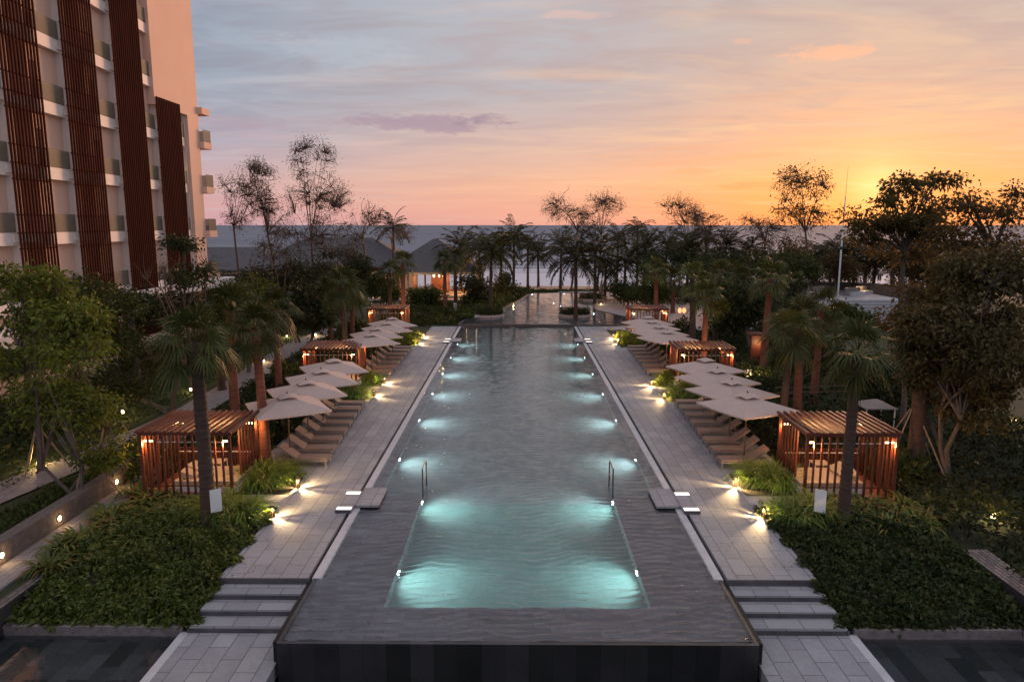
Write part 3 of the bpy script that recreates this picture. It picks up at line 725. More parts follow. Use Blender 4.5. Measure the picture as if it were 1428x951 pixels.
# ================================================================== PAVILIONS (cabanas)
def cabana(label, s):
    t = thing('pavilion', label, 'pavilion', (0, 0, 0), group='slatted wooden pool pavilions')
    W, Dp, H = 3.2, 2.7, 2.4           # local origin at near inner corner; x runs away from the pool (times s)
    def X(a, b): return sorted((s*a, s*b))
    def b(name, x0, x1, y0, y1, z0, z1, m, par=t):
        a, c = X(x0, x1); return G().box(a, c, y0, y1, z0, z1).build(name, m, par)
    b('platform', -.05, W+.05, -.05, Dp+.05, -.1, .1, M_woodtop)
    for x in (.05, W-.05):
        for y in (.05, Dp-.05): b('post', x-.05, x+.05, y-.05, y+.05, .1, H-.12, M_wood)
    g = G()
    for y in (.05, Dp-.05): a, c = X(-.05, W+.05); g.box(a, c, y-.045, y+.045, H-.118, H-.01)
    for x in (.05, W-.05): a, c = X(x-.045, x+.045); g.box(a, c, .1, Dp-.1, H-.118, H-.01)
    g.build('roof_frame', M_wood, t)
    g = G()
    for i in range(14):
        x = .0+W*i/13; a, c = X(x-.05, x+.05); g.box(a, c, -.12, Dp+.12, H-.008, H+.07)
    g.build('roof_slats', M_woodtop, t)
    g = G()
    for i in range(1, 12):
        x = .05+(W-.1)*i/12; a, c = X(x-.03, x+.03); g.box(a, c, .0, .07, .1, H-.12)
    for z in (.42,): a, c = X(.1, W-.1); g.box(a, c, .072, .09, z-.02, z+.02)
    g.build('front_screen', M_wood, t)
    g = G()
    for i in range(1, 9):
        y = .05+(Dp-.1)*i/9; a, c = X(W-.08, W-.02); g.box(a, c, y-.03, y+.03, .1, H-.12)
    g.build('side_screen', M_wood, t)
    g = G()
    for i in range(3, 9):
        y = .05+(Dp-.1)*i/9; a, c = X(.02, .08); g.box(a, c, y-.03, y+.03, .1, H-.12)
    g.build('side_screen', M_wood, t)
    g = G()
    for i in range(1, 27):
        x = .05+(W-.1)*i/27; a, c = X(x-.025, x+.025); g.box(a, c, Dp-.08, Dp-.02, .1, 1.02)
    for i in range(1, 18):
        y = .9+(Dp-1.0)*i/18; a, c = X(.085, .115); g.box(a, c, y-.025, y+.025, .1, 1.02)
    g.build('low_rail', M_wood, t)
    g = G(); a, c = X(.1, W-.1); g.box(a, c, .10, .125, 2.0, 2.025); g.box(a, c, Dp-.12, Dp-.095, .86, .885)
    g.build('lamp_rail', M_white, t)
    for x, y in ((.24, .17), (W-.24, .17), (.24, Dp-.17), (W-.24, Dp-.17)):
        bx0, bx1 = X(x-.14, x+.14)
        lo = G().box(bx0, bx1, y-.04, y+.04, 2.0, 2.05).build('lamp', E_warm, t)
        dx = -.1 if x < 1 else .1; dy = -.06 if y < 1 else .06
        lamp(lo, (s*(x+dx*.2), y+dy*.2, 1.93), 75, (1, .47, .16), .05)
    return t
cab_l = cabana('', -1); cab_r = cabana('', 1)
bed = thing('daybed', '', 'daybed', (0, 0, 0), group='cream daybeds in the pavilions')
G().box(-1.15, 1.15, -.85, .85, .02, .25).build('base', M_white, bed)
G().box(-1.12, 1.12, -.82, .82, .252, .42).build('mattress', M_cream, bed)
G().obox((.75, .35, .52), (.25, .05, .1), (-.04, .3, .02), (-.03, 0, .09)).build('pillow', M_cream, bed)
G().obox((.8, -.35, .52), (.25, -.05, .1), (.04, .3, .02), (-.03, 0, .09)).build('pillow', M_cream, bed)
tab = thing('side_table', '', 'table', (0, 0, 0), group='small white tables in the pavilions')
G().box(-.3, .3, -.3, .3, .47, .5).build('tabletop', M_cream, tab)
for sx in (-.27, .27):
    for sy in (-.27, .27): G().box(sx-.015, sx+.015, sy-.015, sy+.015, 0, .47).build('leg', M_white, tab)
names = {0: 'nearest', 1: 'middle', 2: 'farthest'}
for i, (yy, xx) in enumerate(((24.0, 10.0), (41.0, 9.4), (61.1, 9.7))):
    for s, proto in ((-1, cab_l), (1, cab_r)):
        side = 'hotel side of the pool' if s < 0 else 'right side of the pool'
        lab = '%s red slatted pavilion on the %s' % (names[i], side)
        if i == 0: proto.location = (s*xx, yy, 0); proto['label'] = lab
        else: dup(proto, (s*xx, yy, 0), None, lab)
        lb = 'cream daybed inside the %s pavilion on the %s' % (names[i], side)
        lt = 'small table inside the %s pavilion on the %s' % (names[i], side)
        bl = (s*(xx+1.1), yy+1.1, .1); tl = (s*(xx+1.5), yy+2.28, .1)
        if i == 0 and s < 0:
            bed.location = bl; bed['label'] = lb; bed.rotation_euler[2] = math.pi; tab.location = tl; tab['label'] = lt
        else:
            dup(bed, bl, math.pi if s < 0 else 0, lb); dup(tab, tl, 0, lt)

# ================================================================== UMBRELLAS
def umbrella():
    t = thing('umbrella', '', 'umbrella', (0, 0, 0), group='beige square parasols over the loungers')
    G().box(-.35, .35, -.35, .35, .002, .06).build('base', M_frame, t)
    G().tube([(0, 0, .06), (0, 0, 2.8)], .028, 8).build('pole', M_bronze, t)
    h = 1.4; n = 8; g = G()
    # four sagging panels
    for k in range(4):
        a0 = R(45+90*k); a1 = R(135+90*k)
        c0 = np.array((math.cos(a0), math.sin(a0)))*h*math.sqrt(2); c1 = np.array((math.cos(a1), math.sin(a1)))*h*math.sqrt(2)
        V = []; idx = {}
        for i in range(n+1):
            for j in range(i+1):
                r = i/n; u = j/i if i else 0
                p = (c0*(1-u)+c1*u)*r; sag = .07*math.sin(math.pi*r)*0+.10*4*u*(1-u)*r*(r)*.55
                z = 2.76-.42*r**1.12-sag*.5
                idx[i, j] = len(V); V.append((p[0], p[1], z))
        F = []
        for i in range(n):
            for j in range(i+1):
                F.append((idx[i, j], idx[i+1, j], idx[i+1, j+1]))
                if j < i: F.append((idx[i, j], idx[i+1, j+1], idx[i, j+1]))
        g.add(V, F, True)
        e0 = np.array(V[idx[n, 0]]); 
        for j in range(n):
            a, b = V[idx[n, j]], V[idx[n, j+1]]
            g.quad(a, b, (b[0], b[1], b[2]-.06), (a[0], a[1], a[2]-.06))
    cn = g.build('canopy', M_fabric, t)
    g = G(); hv = .36
    for k in range(4):
        a0 = R(45+90*k); a1 = R(135+90*k); 
        c0 = (math.cos(a0)*hv*1.414, math.sin(a0)*hv*1.414, 2.745); c1 = (math.cos(a1)*hv*1.414, math.sin(a1)*hv*1.414, 2.745)
        m_ = ((c0[0]+c1[0])/2*1.02, (c0[1]+c1[1])/2*1.02, 2.79)
        g.add([(0, 0, 2.90), c0, m_, c1], [(0, 1, 2), (0, 2, 3)], True)
    g.build('vent_cap', M_fabric, cn)
    G().lathe([(.0, 2.98), (.03, 2.96), (.035, 2.9), (.02, 2.86)], 8).build('finial', M_bronze, t)
    for k in range(4):
        a = R(45+90*k); G().tube([(.05*math.cos(a), .05*math.sin(a), 2.66), (1.93*math.cos(a), 1.93*math.sin(a), 2.27)], .014, 5).build('rib', M_bronze, t)
    return t
um = umbrella(); first = True
L_um = [(-9.18, 27.8), (-9.16, 30.3), (-9.16, 32.7), (-9.28, 35.4), (-9.1, 43.9), (-9.3, 46.5), (-9.1, 49.2), (-9.15, 51.8)]
R_um = [(9.18, 28.0), (9.3, 30.5), (9.36, 33.0), (9.5, 35.7), (9.55, 45.3), (9.5, 47.6), (9.5, 50.2), (9.6, 52.6)]
for lst, side in ((L_um, 'hotel side'), (R_um, 'right side')):
    for i, (x, y) in enumerate(lst):
        row = 'near' if i < 4 else 'far'
        lab = '%s beige parasol from the front in the %s row on the %s' % (ordinal(i % 4), row, side)
        rz = R(29 if x < 0 else 25)+.03*math.sin(i*2.1)
        if first: um.location = (x, y, 0); um.rotation_euler[2] = rz; um['label'] = lab; first = False
        else: dup(um, (x, y, 0), rz, lab)

# ================================================================== LOUNGERS
def lounger():
    t = thing('sun_lounger', '', 'sun lounger', (0, 0, 0), group='taupe sun loungers beside the pool')
    # foot end at origin, head towards -x
    g = G()
    for s in (-1, 1): g.box(-2.0, 0, s*.33-.02, s*.33+.02, .24, .30)
    g.box(-.04, 0, -.31, .31, .24, .30); g.box(-2.0, -1.96, -.31, .31, .24, .30)
    g.build('frame', M_frame, t)
    for x in (-.06, -1.85):
        for s in (-1, 1): G().box(x-.025, x+.025, s*.33-.024, s*.33+.024, 0, .238).build('leg', M_frame, t)
    G().box(-1.25, -.02, -.30, .30, .302, .37).build('seat', M_taupe, t)
    a = R(36); L = .40; c = (-1.26-L*math.cos(a), 0, .335+L*math.sin(a))
    bo = G().obox(c, (-L*math.cos(a), 0, L*math.sin(a)), (0, .30, 0), (.035*math.sin(a), 0, .035*math.cos(a))).build('backrest', M_taupe, t)
    for s in (-1, 1): G().tube([(-1.75, s*.26, .29), (-1.62, s*.26, .56)], .012, 5).build('strut', M_frame, t)
    return t
lo = lounger(); first = True
def lrow(side, xs, ys, rowname):
    global first
    n = len(ys)
    for i, y in enumerate(ys):
        x = xs[0]+(xs[1]-xs[0])*i/max(1, n-1)
        lab = '%s taupe lounger from the near end of the %s row on the %s' % (ordinal(i), rowname, 'hotel side' if side < 0 else 'right side')
        rz = (R(0) if side < 0 else math.pi)+R(1.2)*math.sin(i*1.7+side)
        if first: lo.location = (side*x, y, 0); lo.rotation_euler[2] = rz; lo['label'] = lab; first = False
        else: dup(lo, (side*x, y, 0), rz, lab)
lrow(-1, (7.55, 8.05), [27.6+1.28*i for i in range(8)], 'near')
lrow(1, (8.0, 8.35), [27.5+1.35*i for i in range(8)], 'near')
lrow(-1, (8.0, 8.1), [44.6+1.55*i for i in range(7)], 'far')
lrow(1, (8.25, 8.45), [45.2+1.52*i for i in range(7)], 'far')
# distant loungers beside the upper pool
for i, (px, py) in enumerate(((816, 421), (826, 420), (838, 419), (848, 421), (862, 420), (872, 419))):
    p = gp(px+6, py, .02); dup(lo, p, R(15+10*i), '%s dark lounger from the water on the upper pool terrace' % ordinal(i))
for i, (px, py) in enumerate(((838, 420), (858, 416))):
    p = gp(px, py, .02); t = thing('closed_umbrella', '%s folded parasol from the upper pool standing on the far terrace' % ordinal(i), 'umbrella', p, 0, 'folded parasols on the far terrace')
    G().lathe([(.0, 2.7), (.08, 2.6), (.16, 2.0), (.28, 1.0), (.22, .9), (.02, .9)], 12).build('folded_canopy', M_taupe, t); G().tube([(0, 0, 0), (0, 0, 1)], .03).build('pole', M_bronze, t)

# ================================================================== BOLLARDS, RAILS, STEPS, SIGNS
def bollard():
    t = thing('bollard_light', '', 'bollard light', (0, 0, 0), group='low bollard lights along the deck')
    G().lathe([(.07, 0), (.07, .015), (.0, .016)], 14).build('base', M_bronze, t)
    G().lathe([(.0, .36), (.075, .36), (.075, .42), (.0, .425)], 16).build('cap', M_bronze, t)
    for a in (20, 100, 140, 220, 260, 340):
        a = R(a); G().box(math.cos(a)*.066-.007, math.cos(a)*.066+.007, math.sin(a)*.066-.007, math.sin(a)*.066+.007, .015, .36).build('rod', M_bronze, t)
    for a in (0, 90, 180, 270):
        a = R(a+12); g = G(); g.obox((math.cos(a)*.05, math.sin(a)*.05, .19), (math.cos(a)*.03, math.sin(a)*.03, 0), (-math.sin(a)*.012, math.cos(a)*.012, 0), (0, 0, .17)); g.build('fin', M_bronze, t)
    lo_ = G().lathe([(.0, .30), (.018, .30), (.018, .345), (0, .345)], 10).build('lens', E_warm, t)
    lamp(t, (0, 0, .285), 480, (1, .66, .30), .012)
    return t
bo = bollard(); first = True
for s, lst in ((-1, ((-8.05, 22.3), (-8.0, 24.95), (-8.05, 39.2), (-8.05, 42.4), (-8.05, 57.0), (-8.05, 60.3))), (1, ((8.08, 22.4), (8.02, 25.2), (8.1, 38.7), (8.05, 41.9), (8.15, 57.6), (8.15, 60.2)))):
    for i, (x, y) in enumerate(lst):
        lab = 'small bronze path light, %s from the steps along the %s deck' % (ordinal(i), 'hotel side' if s < 0 else 'right side')
        if first: bo.location = (x, y, 0); bo['label'] = lab; first = False
        else: dup(bo, (x, y, 0), None, lab)
def handrail(x, y, m, lab, s):
    t = thing('handrail', lab, 'handrail', (x, y, 0), group='pool entry handrails')
    for dy, h in ((0, .85), (1.05, .8)): G().tube([(0, dy, -.6), (0, dy, h)], .024, 8).build('post', m, t)
    G().tube([(0, 0, .85), (0, .55, .86), (0, 1.05, .8)], .026, 8).build('rail', m, t)
    G().tube([(0, 0, .35), (0, 1.05, .3)], .02, 8).build('rail', m, t)
handrail(-3.42, 24.7, M_steel, 'dark steel handrail standing in the water on the hotel side', -1)
handrail(3.44, 24.7, M_steel, 'dark steel handrail standing in the water on the right side', 1)
handrail(-3.45, 58.5, M_chrome, 'pale far handrail near the ledge on the hotel side', -1)
handrail(4.0, 58.5, M_chrome, 'pale far handrail near the ledge on the right side', 1)
for s in (-1, 1):
    for yy, nm in ((22.7, 'near'), (57.6, 'far')):
        t = thing('entry_platform', '%s stone entry platform with lit strips on the %s pool edge' % (nm, 'hotel side' if s < 0 else 'right side'), 'platform', (0, yy, 0), group='stone entry platforms on the pool edge')
        def b(n_, x0, x1, y0, y1, z0, z1, m):
            a, c = sorted((s*x0, s*x1)); return G().box(a, c, y0, y1, z0, z1).build(n_, m, t)
        b('slab', 4.72, 5.55, .45, 2.1, .02, .10, M_deck); b('slab_edge', 4.76, 5.5, .48, 2.06, -.2, .018, M_black)
        b('block', 5.552, 6.1, 0, 1.75, .002, .115, M_deck); b('block_face', 5.56, 6.09, -.012, -.002, -.05, .10, M_riser)
        b('light_strip', 5.58, 6.07, .03, .26, .117, .124, E_white); b('light_strip', 5.58, 6.07, 1.42, 1.66, .117, .124, E_white)
for px, py, D, lab, rz in ((302, 712, 21.5, 'white blank sign board among shrubs before the near hotel side pavilion', R(35)), (1143, 712, 21.6, 'white blank sign board among shrubs before the near right pavilion', R(-35)), (635, 433, 76, 'small white board on a post before the club steps', R(10))):
    p = at(px, py, D); t = thing('sign_board', lab, 'sign', (p[0], p[1], 0), rz)
    zz = max(p[2], .9); G().box(-.17, .17, -.012, .012, zz-.36, zz+.38).build('panel', M_white, t)
    for sx in (-.15, .15): G().box(sx-.015, sx+.015, .014, .04, -.1, zz+.3).build('post', M_steel, t)
# wall lights
for i, y in enumerate((19.0, 21.6, 24.9, 28.6)):
    t = thing('wall_light', 'round warm light, %s from the front in the low garden wall' % ordinal(i), 'wall light', (-14.63, y, .26), group='round lights in the low garden wall')
    G().tube([(-.015, 0, 0), (.012, 0, 0)], .085, 14).build('lens', emit('wall_lamp_glow', (1, .72, .42), 9), t)
    G().tube([(-.018, 0, 0), (.008, 0, 0)], .11, 14).build('rim', M_bronze, t)
    lamp(t, (.14, 0, -.02), 5, WARM, .04)
# ramp edge lights
# pool lights
def pool_light(x, y, s, lab, e):
    t = thing('pool_light', lab, 'pool light', (x, y, -.36), group='underwater pool lights')
    G().tube([(0, 0, 0), (-s*.04, 0, 0)], .11, 14).build('lens', E_pool, t)
    G().tube([(s*.01, 0, 0), (-s*.02, 0, 0)], .15, 14).build('rim', M_chrome, t)
    lamp(t, (-s*.18, 0, .02), e*3.4, (.78, 1, .95), .13, 150, (-s*1.3, -.1, -.62), .9)
k = 0
for s in (-1, 1):
    side = 'hotel side' if s < 0 else 'right side'
    for i, (x, y) in enumerate(((3.38, 18.9), (3.38, 24.0), (4.92, 28.6), (4.92, 34.6), (4.92, 40.2), (4.92, 45.8), (4.92, 51.6), (4.92, 57.5))):
        pool_light(s*x, y, s, 'underwater white light, %s from the near end on the %s' % (ordinal(i), side), (110, 100, 75, 70, 70, 70, 65, 60)[i])
for i, (px, py) in enumerate(((655, 443), (700, 434), (722, 420), (782, 428), (772, 423), (742, 411), (787, 410), (828, 438), (803, 434))):
    p = gp(px, py, .15); t = thing('pool_light', '%s small spot light from the ledge in the upper pool' % ordinal(i), 'pool light', (p[0], p[1], .05), group='upper pool lights')
    G().lathe([(0, .06), (.05, .05), (.06, 0)], 12).build('lens', E_pool, t); lamp(t, (0, 0, .12), 10, (.7, 1, 1), .04)

# ================================================================== PLANTS
def rg(s): return np.random.default_rng(s)
def fan_crown(seed, n=16, petiole=.74, blade=.98, seg=20):
    """fan leaves on stalks, older ones hanging"""
    r = rg(seed); g = G()
    for i in range(n):
        f = i/(n-1); az = i*2.39996+r.normal()*.15
        el = R(82-125*f**1.05)+r.normal()*.1
        d = np.array((math.cos(az)*math.cos(el), math.sin(az)*math.cos(el), math.sin(el)))
        base = np.array((0, 0, .12-.3*f)); pl = petiole*(.8+.4*r.random()); tip = base+d*pl; tip[2] -= .12*pl
        d2 = tip-base; d2 /= np.linalg.norm(d2); d2 = d2+np.array((0, 0, -.28)); d2 /= np.linalg.norm(d2)
        s = np.cross(d2, (0, 0, 1)); s = s/np.linalg.norm(s) if np.linalg.norm(s) > .1 else np.array((math.sin(az), -math.cos(az), 0))
        up = np.cross(s, d2); tw = r.normal()*.35; s, up = s*math.cos(tw)+up*math.sin(tw), up*math.cos(tw)-s*math.sin(tw)
        g.tube([base, (base+tip)/2+np.array((0, 0, .03)), tip], [.022, .016, .012], 4, False)
        B = blade*(.85+.3*r.random()); th = np.linspace(-R(112), R(112), seg); dth = th[1]-th[0]
        for q, t_ in enumerate(th):
            e = d2*math.cos(t_)+s*math.sin(t_)
            L = B*(1.0-.28*abs(t_)/R(128))*(.92+.16*r.random()); w = .46*L*math.tan(dth/2)*1.15
            c = np.cross(up, e); fold = .035*B*(1 if q % 2 else -1)
            m_ = tip+e*L*.46+up*(.10*B*abs(math.sin(t_))+fold)
            tp = tip+e*L+up*.06*B*abs(math.sin(t_)); tp = tp+np.array((0, 0, -1))*(.20+.25*f+.12*r.random())*L
            tgt = g
            tgt.add([tip, m_+c*w, tp, m_-c*w], [(0, 1, 2, 3)])
    return g
def mesh_of(g, name, m):
    o = g.build(name, m); me = o.data; bpy.data.objects.remove(o); return me
FAN = []
for sd in range(4):
    g_ = fan_crown(sd+3, n=15+2*(sd % 2)); FAN.append(mesh_of(g_, 'fan_leaves', L_fan if sd % 2 else L_fan2))
def feather_crown(seed, n=24, L=2.6, leaf=.5, stiff=.55):
    r = rg(seed); g = G()
    for i in range(n):
        f = i/(n-1); az = i*2.39996+r.normal()*.2; el = R(80-108*f)+r.normal()*.1; Lf = L*(.8+.3*r.random())
        h = np.array((math.cos(az), math.sin(az), 0)); pts = [np.array((0, 0, .1-.2*f))]; e = el; m = 9
        for k in range(m):
            pts.append(pts[-1]+(h*math.cos(e)+np.array((0, 0, math.sin(e))))*Lf/m); e -= (1-stiff)*.32*(.6+k/m)
        pts = np.array(pts); g.tube(pts, np.linspace(.03, .006, m+1), 4, False)
        s0 = np.array((-math.sin(az), math.cos(az), 0)); nl = 22
        for k in range(nl):
            u = .16+.84*k/(nl-1); x = u*m; a = min(int(x), m-1); p = pts[a]+(pts[a+1]-pts[a])*(x-a)
            t_ = pts[a+1]-pts[a]; t_ /= np.linalg.norm(t_); ll = leaf*(1-.55*abs(u-.45)*1.4)*(.85+.3*r.random())
            for sg in (-1, 1):
                d = t_*.55+s0*sg*.75+np.array((0, 0, .18-.55*r.random())); d /= np.linalg.norm(d)
                w = np.cross(d, (0, 0, 1)); w /= max(np.linalg.norm(w), .1); w = w*.6+np.array((0, 0, .5)); w *= .062
                mid = p+d*ll*.45; tp = p+d*ll+np.array((0, 0, -.22*ll)); g.add([p, mid+w, tp, mid-w], [(0, 1, 2, 3)])
    return g
FEA = [mesh_of(feather_crown(11+k, 32-2*k, 3.1, .62, (.75, .6, .5, .62)[k]), 'feather_leaves', L_fea) for k in range(4)]
def palm_trunk(h, r0, r1, lean, seed, m, par, boots=False):
    r = rg(seed); n = max(10, int(h/(.09 if h < 7 else .16))); g = G(); pts = []; rad = []
    for i in range(n+1):
        f = i/n; pts.append((lean[0]*f**1.5, lean[1]*f**1.5, h*f)); w = r0*(1-f)+r1*f+(.35*r0*math.exp(-f*14))
        rad.append(w*(1+.12*(i % 2)))
    g.tube(pts, rad, 10)
    if boots:
        for i in range(26):
            a = i*2.4; z = h-1.2+1.2*i/26; b = np.array((lean[0]*(z/h)**1.5+math.cos(a)*r1, lean[1]*(z/h)**1.5+math.sin(a)*r1, z))
            g.tube([b, b+np.array((math.cos(a)*.10, math.sin(a)*.10, .22))], [.035, .015], 4)
    return g.build('trunk', m, par)
pc = [0]
def palm(px, py, D, label, kind='fan', sc=1.0, r=.13, m=None, z0=-.1, group=None, lean=None, v=None):
    k = pc[0]; pc[0] += 1; rr = rg(900+k)
    p = at(px, py, D); ln = lean or (rr.normal()*.12, rr.normal()*.12)
    t = thing('fan_palm' if kind == 'fan' else 'feather_palm', label, 'palm tree', (p[0]-ln[0], p[1]-ln[1], z0), 0, group)
    h = p[2]-z0
    palm_trunk(h, r*1.15, r*.85, ln, k, m or (M_palmbark if kind != 'fan' or k % 3 else M_redbark), t, kind == 'fan' and D < 60)
    if kind == 'fan':
        a = FAN[(k if v is None else v) % 4]
        c = link('crown', a, t, (ln[0], ln[1], h), rr.random()*6.28); c.scale = (sc, sc, sc)
    else:
        c = link('crown', FEA[(k if v is None else v) % 4], t, (ln[0], ln[1], h), rr.random()*6.28); c.scale = (sc, sc, sc)
    return t
# fan palms: crown position, distance
palm(272, 478, 21.7, 'tall fan palm standing in front of the near hotel side pavilion', r=.20, m=M_palmbark, v=1, sc=.84)
palm(356, 462, 27.2, 'fan palm rising behind the near hotel side pavilion beside the first parasol', r=.17, m=M_redbark, v=3, sc=.85)
palm(320, 435, 34, 'stout fan palm in the hedge beside the garden path with lit trunk', r=.2, m=M_redbark, v=1)
palm(384, 432, 38, 'fan palm behind the second parasol on the hotel side', r=.16, v=3)
palm(476, 398, 47, 'fan palm with dark green crown behind the middle hotel side pavilion', r=.17, v=1)
palm(457, 408, 56, 'fan palm with red trunk farther along the hotel side path', r=.16, m=M_redbark, v=3)
palm(492, 408, 58, 'slim fan palm behind the far hotel side parasols', r=.16, v=1)
palm(1196, 492, 21.7, 'tall fan palm standing in front of the near right pavilion', r=.16, m=M_palmbark, v=3, sc=.82)
palm(1102, 470, 30.5, 'fan palm with uplit pale trunk behind the near right pavilion', r=.15, m=M_palmbark, v=0)
palm(1116, 452, 33, 'fan palm next to the uplit palm with dark trunk', r=.17, v=2)
palm(1146, 432, 38, 'olive fan palm behind the hedge right of the uplit palms', r=.17, m=M_redbark, v=0)
palm(1075, 388, 46, 'tall fan palm with red trunk right of the middle right pavilion', r=.2, m=M_redbark, v=2)
palm(986, 416, 45, 'fan palm in front of the middle right pavilion', r=.17, m=M_redbark, v=2)
palm(965, 388, 52, 'fan palm behind the middle right parasols', r=.2, m=M_palmbark, v=0)
palm(1003, 385, 58, 'dark fan palm right of the middle parasols in the second row', r=.18, v=2)
palm(915, 375, 70, 'fan palm above the farthest right pavilion', r=.2, v=0)
palm(1035, 392, 60, 'fan palm beside the dark broad tree near the court', r=.19, v=2)
palm(1108, 398, 62, 'fan palm left of the mast', r=.19, v=0)
palm(940, 390, 78, 'fan palm with hanging leaves behind the farthest right pavilion', r=.19, v=2)
palm(562, 368, 66, 'fan palm with uplit trunk beside the farthest hotel side pavilion', r=.2, m=M_redbark, v=0)
palm(543, 380, 68, 'fan palm over the golf cart', r=.19, v=3)
palm(620, 366, 78, 'fan palm left of the white board at the club steps', r=.19, v=1)
palm(634, 362, 82, 'fan palm right of the club steps', r=.19, v=3)
palm(298, 455, 41, 'shorter fan palm beside the garden lamp', r=.18, v=3)
palm(1290, 470, 27, 'thick trunked palm hidden in the broad tree and propped with poles', r=.27, v=2, m=M_palmbark)
fp = [(803, 358, 72.2, 1.05, 'big feather palm in the planter on the right of the ledge'), (685, 352, 74, 1.0, 'big feather palm behind the small planter on the left of the ledge'),
      (717, 332, 102, .95, 'tall palm left of the far end of the upper pool'), (750, 355, 112, 1.0, 'drooping palm at the end of the upper pool by the sand'),
      (642, 346, 95, 1.0, 'palm against the club roof'), (668, 350, 90, 1.0, 'palm right of the club roof'), (736, 342, 108, .8, 'thin palm left of the drooping palm by the sand'),
      (830, 358, 86, 1.0, 'palm right of the big planter palm'), (862, 338, 102, .95, 'tall dark palm right of the upper pool loungers'), (889, 322, 112, .8, 'small high palm crown against the sea'),
      (872, 366, 90, 1.1, 'broad feather palm beside the folded parasols'), (783, 345, 108, .95, 'palm behind the big planter palm'), (699, 345, 96, .95, 'palm between the two tall palms left of the upper pool'),
      (845, 376, 92, .8, 'low palm beside the upper pool loungers'), (985, 330, 105, 1.0, 'palm under the middle wispy tree'), (1012, 346, 100, 1.0, 'palm right of the middle wispy tree'), (930, 345, 98, 1.0, 'palm left of the middle wispy tree'),
      (1045, 352, 96, 1.0, 'palm before the leaning wispy tree'), (548, 318, 108, .9, 'brown palm crown above the dip in the club roofs'), (900, 350, 95, 1.0, 'palm above the farthest parasols on the right'), (960, 350, 90, 1.0, 'broad palm behind the right fan palms')]
for px, py, D, sc, lab in fp:
    palm(px, py, D, lab, 'feather', sc*1.22, .17, M_palmbark, group='feather palms around the upper pool')
for i in range(13):
    px = 1140+i*17+4*math.sin(i*2.3); D = 92+6*math.sin(i*1.9)
    palm(px, 362+5*math.sin(i*3.1), D, 'coconut palm, %s from the mast side in the beach row behind the terrace' % ordinal(i), 'feather', 1.3+.1*math.sin(i), .2, M_palmbark, group='palms in the beach row', v=2+i % 2)

# ---- trees with limbs and leaf clumps
def tree(name, label, base, crowns, leaf, lm, bm, seed, r0=.16, per=40, clump=.5, group=None, nsplit=1, thin=1.0, up=.5, droop=.25, aspect=.42, vein=None, twig=.012, jit=.0, hang=None):
    """crowns: (centre, radii, number of clumps)"""
    if name == 'broadleaf_tree' and base[1] < 50: clump, per, crowns = clump*.62, int(per*.62), [(c, q, int(n*2.0)) for c, q, n in crowns]
    if name == 'broadleaf_tree' and base[1] > 50: per, leaf, crowns = int(per*1.5), leaf*1.12, [(c, q, int(n*1.4)) for c, q, n in crowns]
    r = rg(seed); t = thing(name, label, 'tree', base, 0, group); B = np.array(base)
    tr = G(); lf = G(); allc = []
    zc = min(c[0][2]-c[1][2]*.6 for c in crowns)-B[2]
    cen = np.mean([c[0] for c in crowns], axis=0)-B
    forks = []
    for q in range(nsplit):
        off = np.array((r.normal()*.25, r.normal()*.25, 0))*(nsplit > 1)
        top = np.array((cen[0]*.5, cen[1]*.5, max(.5, zc)))+np.array((r.normal(), r.normal(), 0))*.25*(1+nsplit)
        p0 = off; pm = (off+top)/2+np.array((r.normal()*.12, r.normal()*.12, 0))
        rr = r0/math.sqrt(nsplit); tr.tube([p0-np.array((0, 0, .2)), p0+np.array((0, 0, .15)), pm, top], [rr*1.35, rr*1.05, rr*.85, rr*.65], 8); forks.append(top)
    for ci, (c, rad, n) in enumerate(crowns):
        c = np.array(c)-B; rad = np.array(rad)
        U = r.normal(size=(n*3, 3)); U /= np.linalg.norm(U, axis=1, keepdims=True); U *= (r.random(n*3)**.42)[:, None]
        # gaps: drop clumps where a coarse noise is low
        ph = r.random(3)*6; w = np.sin(U[:, 0]*3.1+ph[0])+np.sin(U[:, 1]*3.7+ph[1]+U[:, 2]*2)+np.sin(U[:, 2]*4.1+ph[2]+U[:, 0])
        U = U[np.argsort(-w+r.normal(size=n*3)*.9)][:n]; Pc = c+U*rad
        f0 = forks[ci % len(forks)]
        nb = max(3, min(9, n//9)); ends = Pc[r.choice(n, nb, replace=False)]
        limbs = []
        for e in ends:
            m1 = f0+(e-f0)*.4+np.array((0, 0, .12*np.linalg.norm(e-f0)))+r.normal(size=3)*.08
            m2 = f0+(e-f0)*.75+np.array((0, 0, .08*np.linalg.norm(e-f0)))+r.normal(size=3)*.1
            k = r0*.45/max(1, nb/5); tr.tube([f0, m1, m2, e], [k, k*.7, k*.45, twig], 5, False); limbs.append((f0, m1, m2, e))
        nodes = np.array([x for l in limbs for x in (l[1], l[2], (l[1]+l[2])/2, (l[2]+l[3])/2)])
        for p in Pc:
            q = nodes[np.argmin(((nodes-p)**2).sum(1))]; md = (q+p)/2+r.normal(size=3)*.06*np.linalg.norm(p-q)
            tr.tube([q, md, p], [twig*1.6, twig*1.2, twig*.6], 4, False)
        allc.append(Pc)
    Pc = np.concatenate(allc); m = int(per*thin)
    P = np.repeat(Pc, m, 0); off = r.normal(size=P.shape)*clump*np.array((.5, .5, .38)); P = P+off
    dirs = off/np.maximum(np.linalg.norm(off, axis=1, keepdims=True), 1e-5)
    if hang is not None: dirs = dirs*(1-abs(hang))+np.array((0, 0, -hang))
    L = leaf*(.7+.6*r.random(len(P)))
    lf.leaves(P, L, L*aspect, r, up, droop, dirs)
    tr.build('trunk', bm, t); lf.build('crown', lm, t); return t
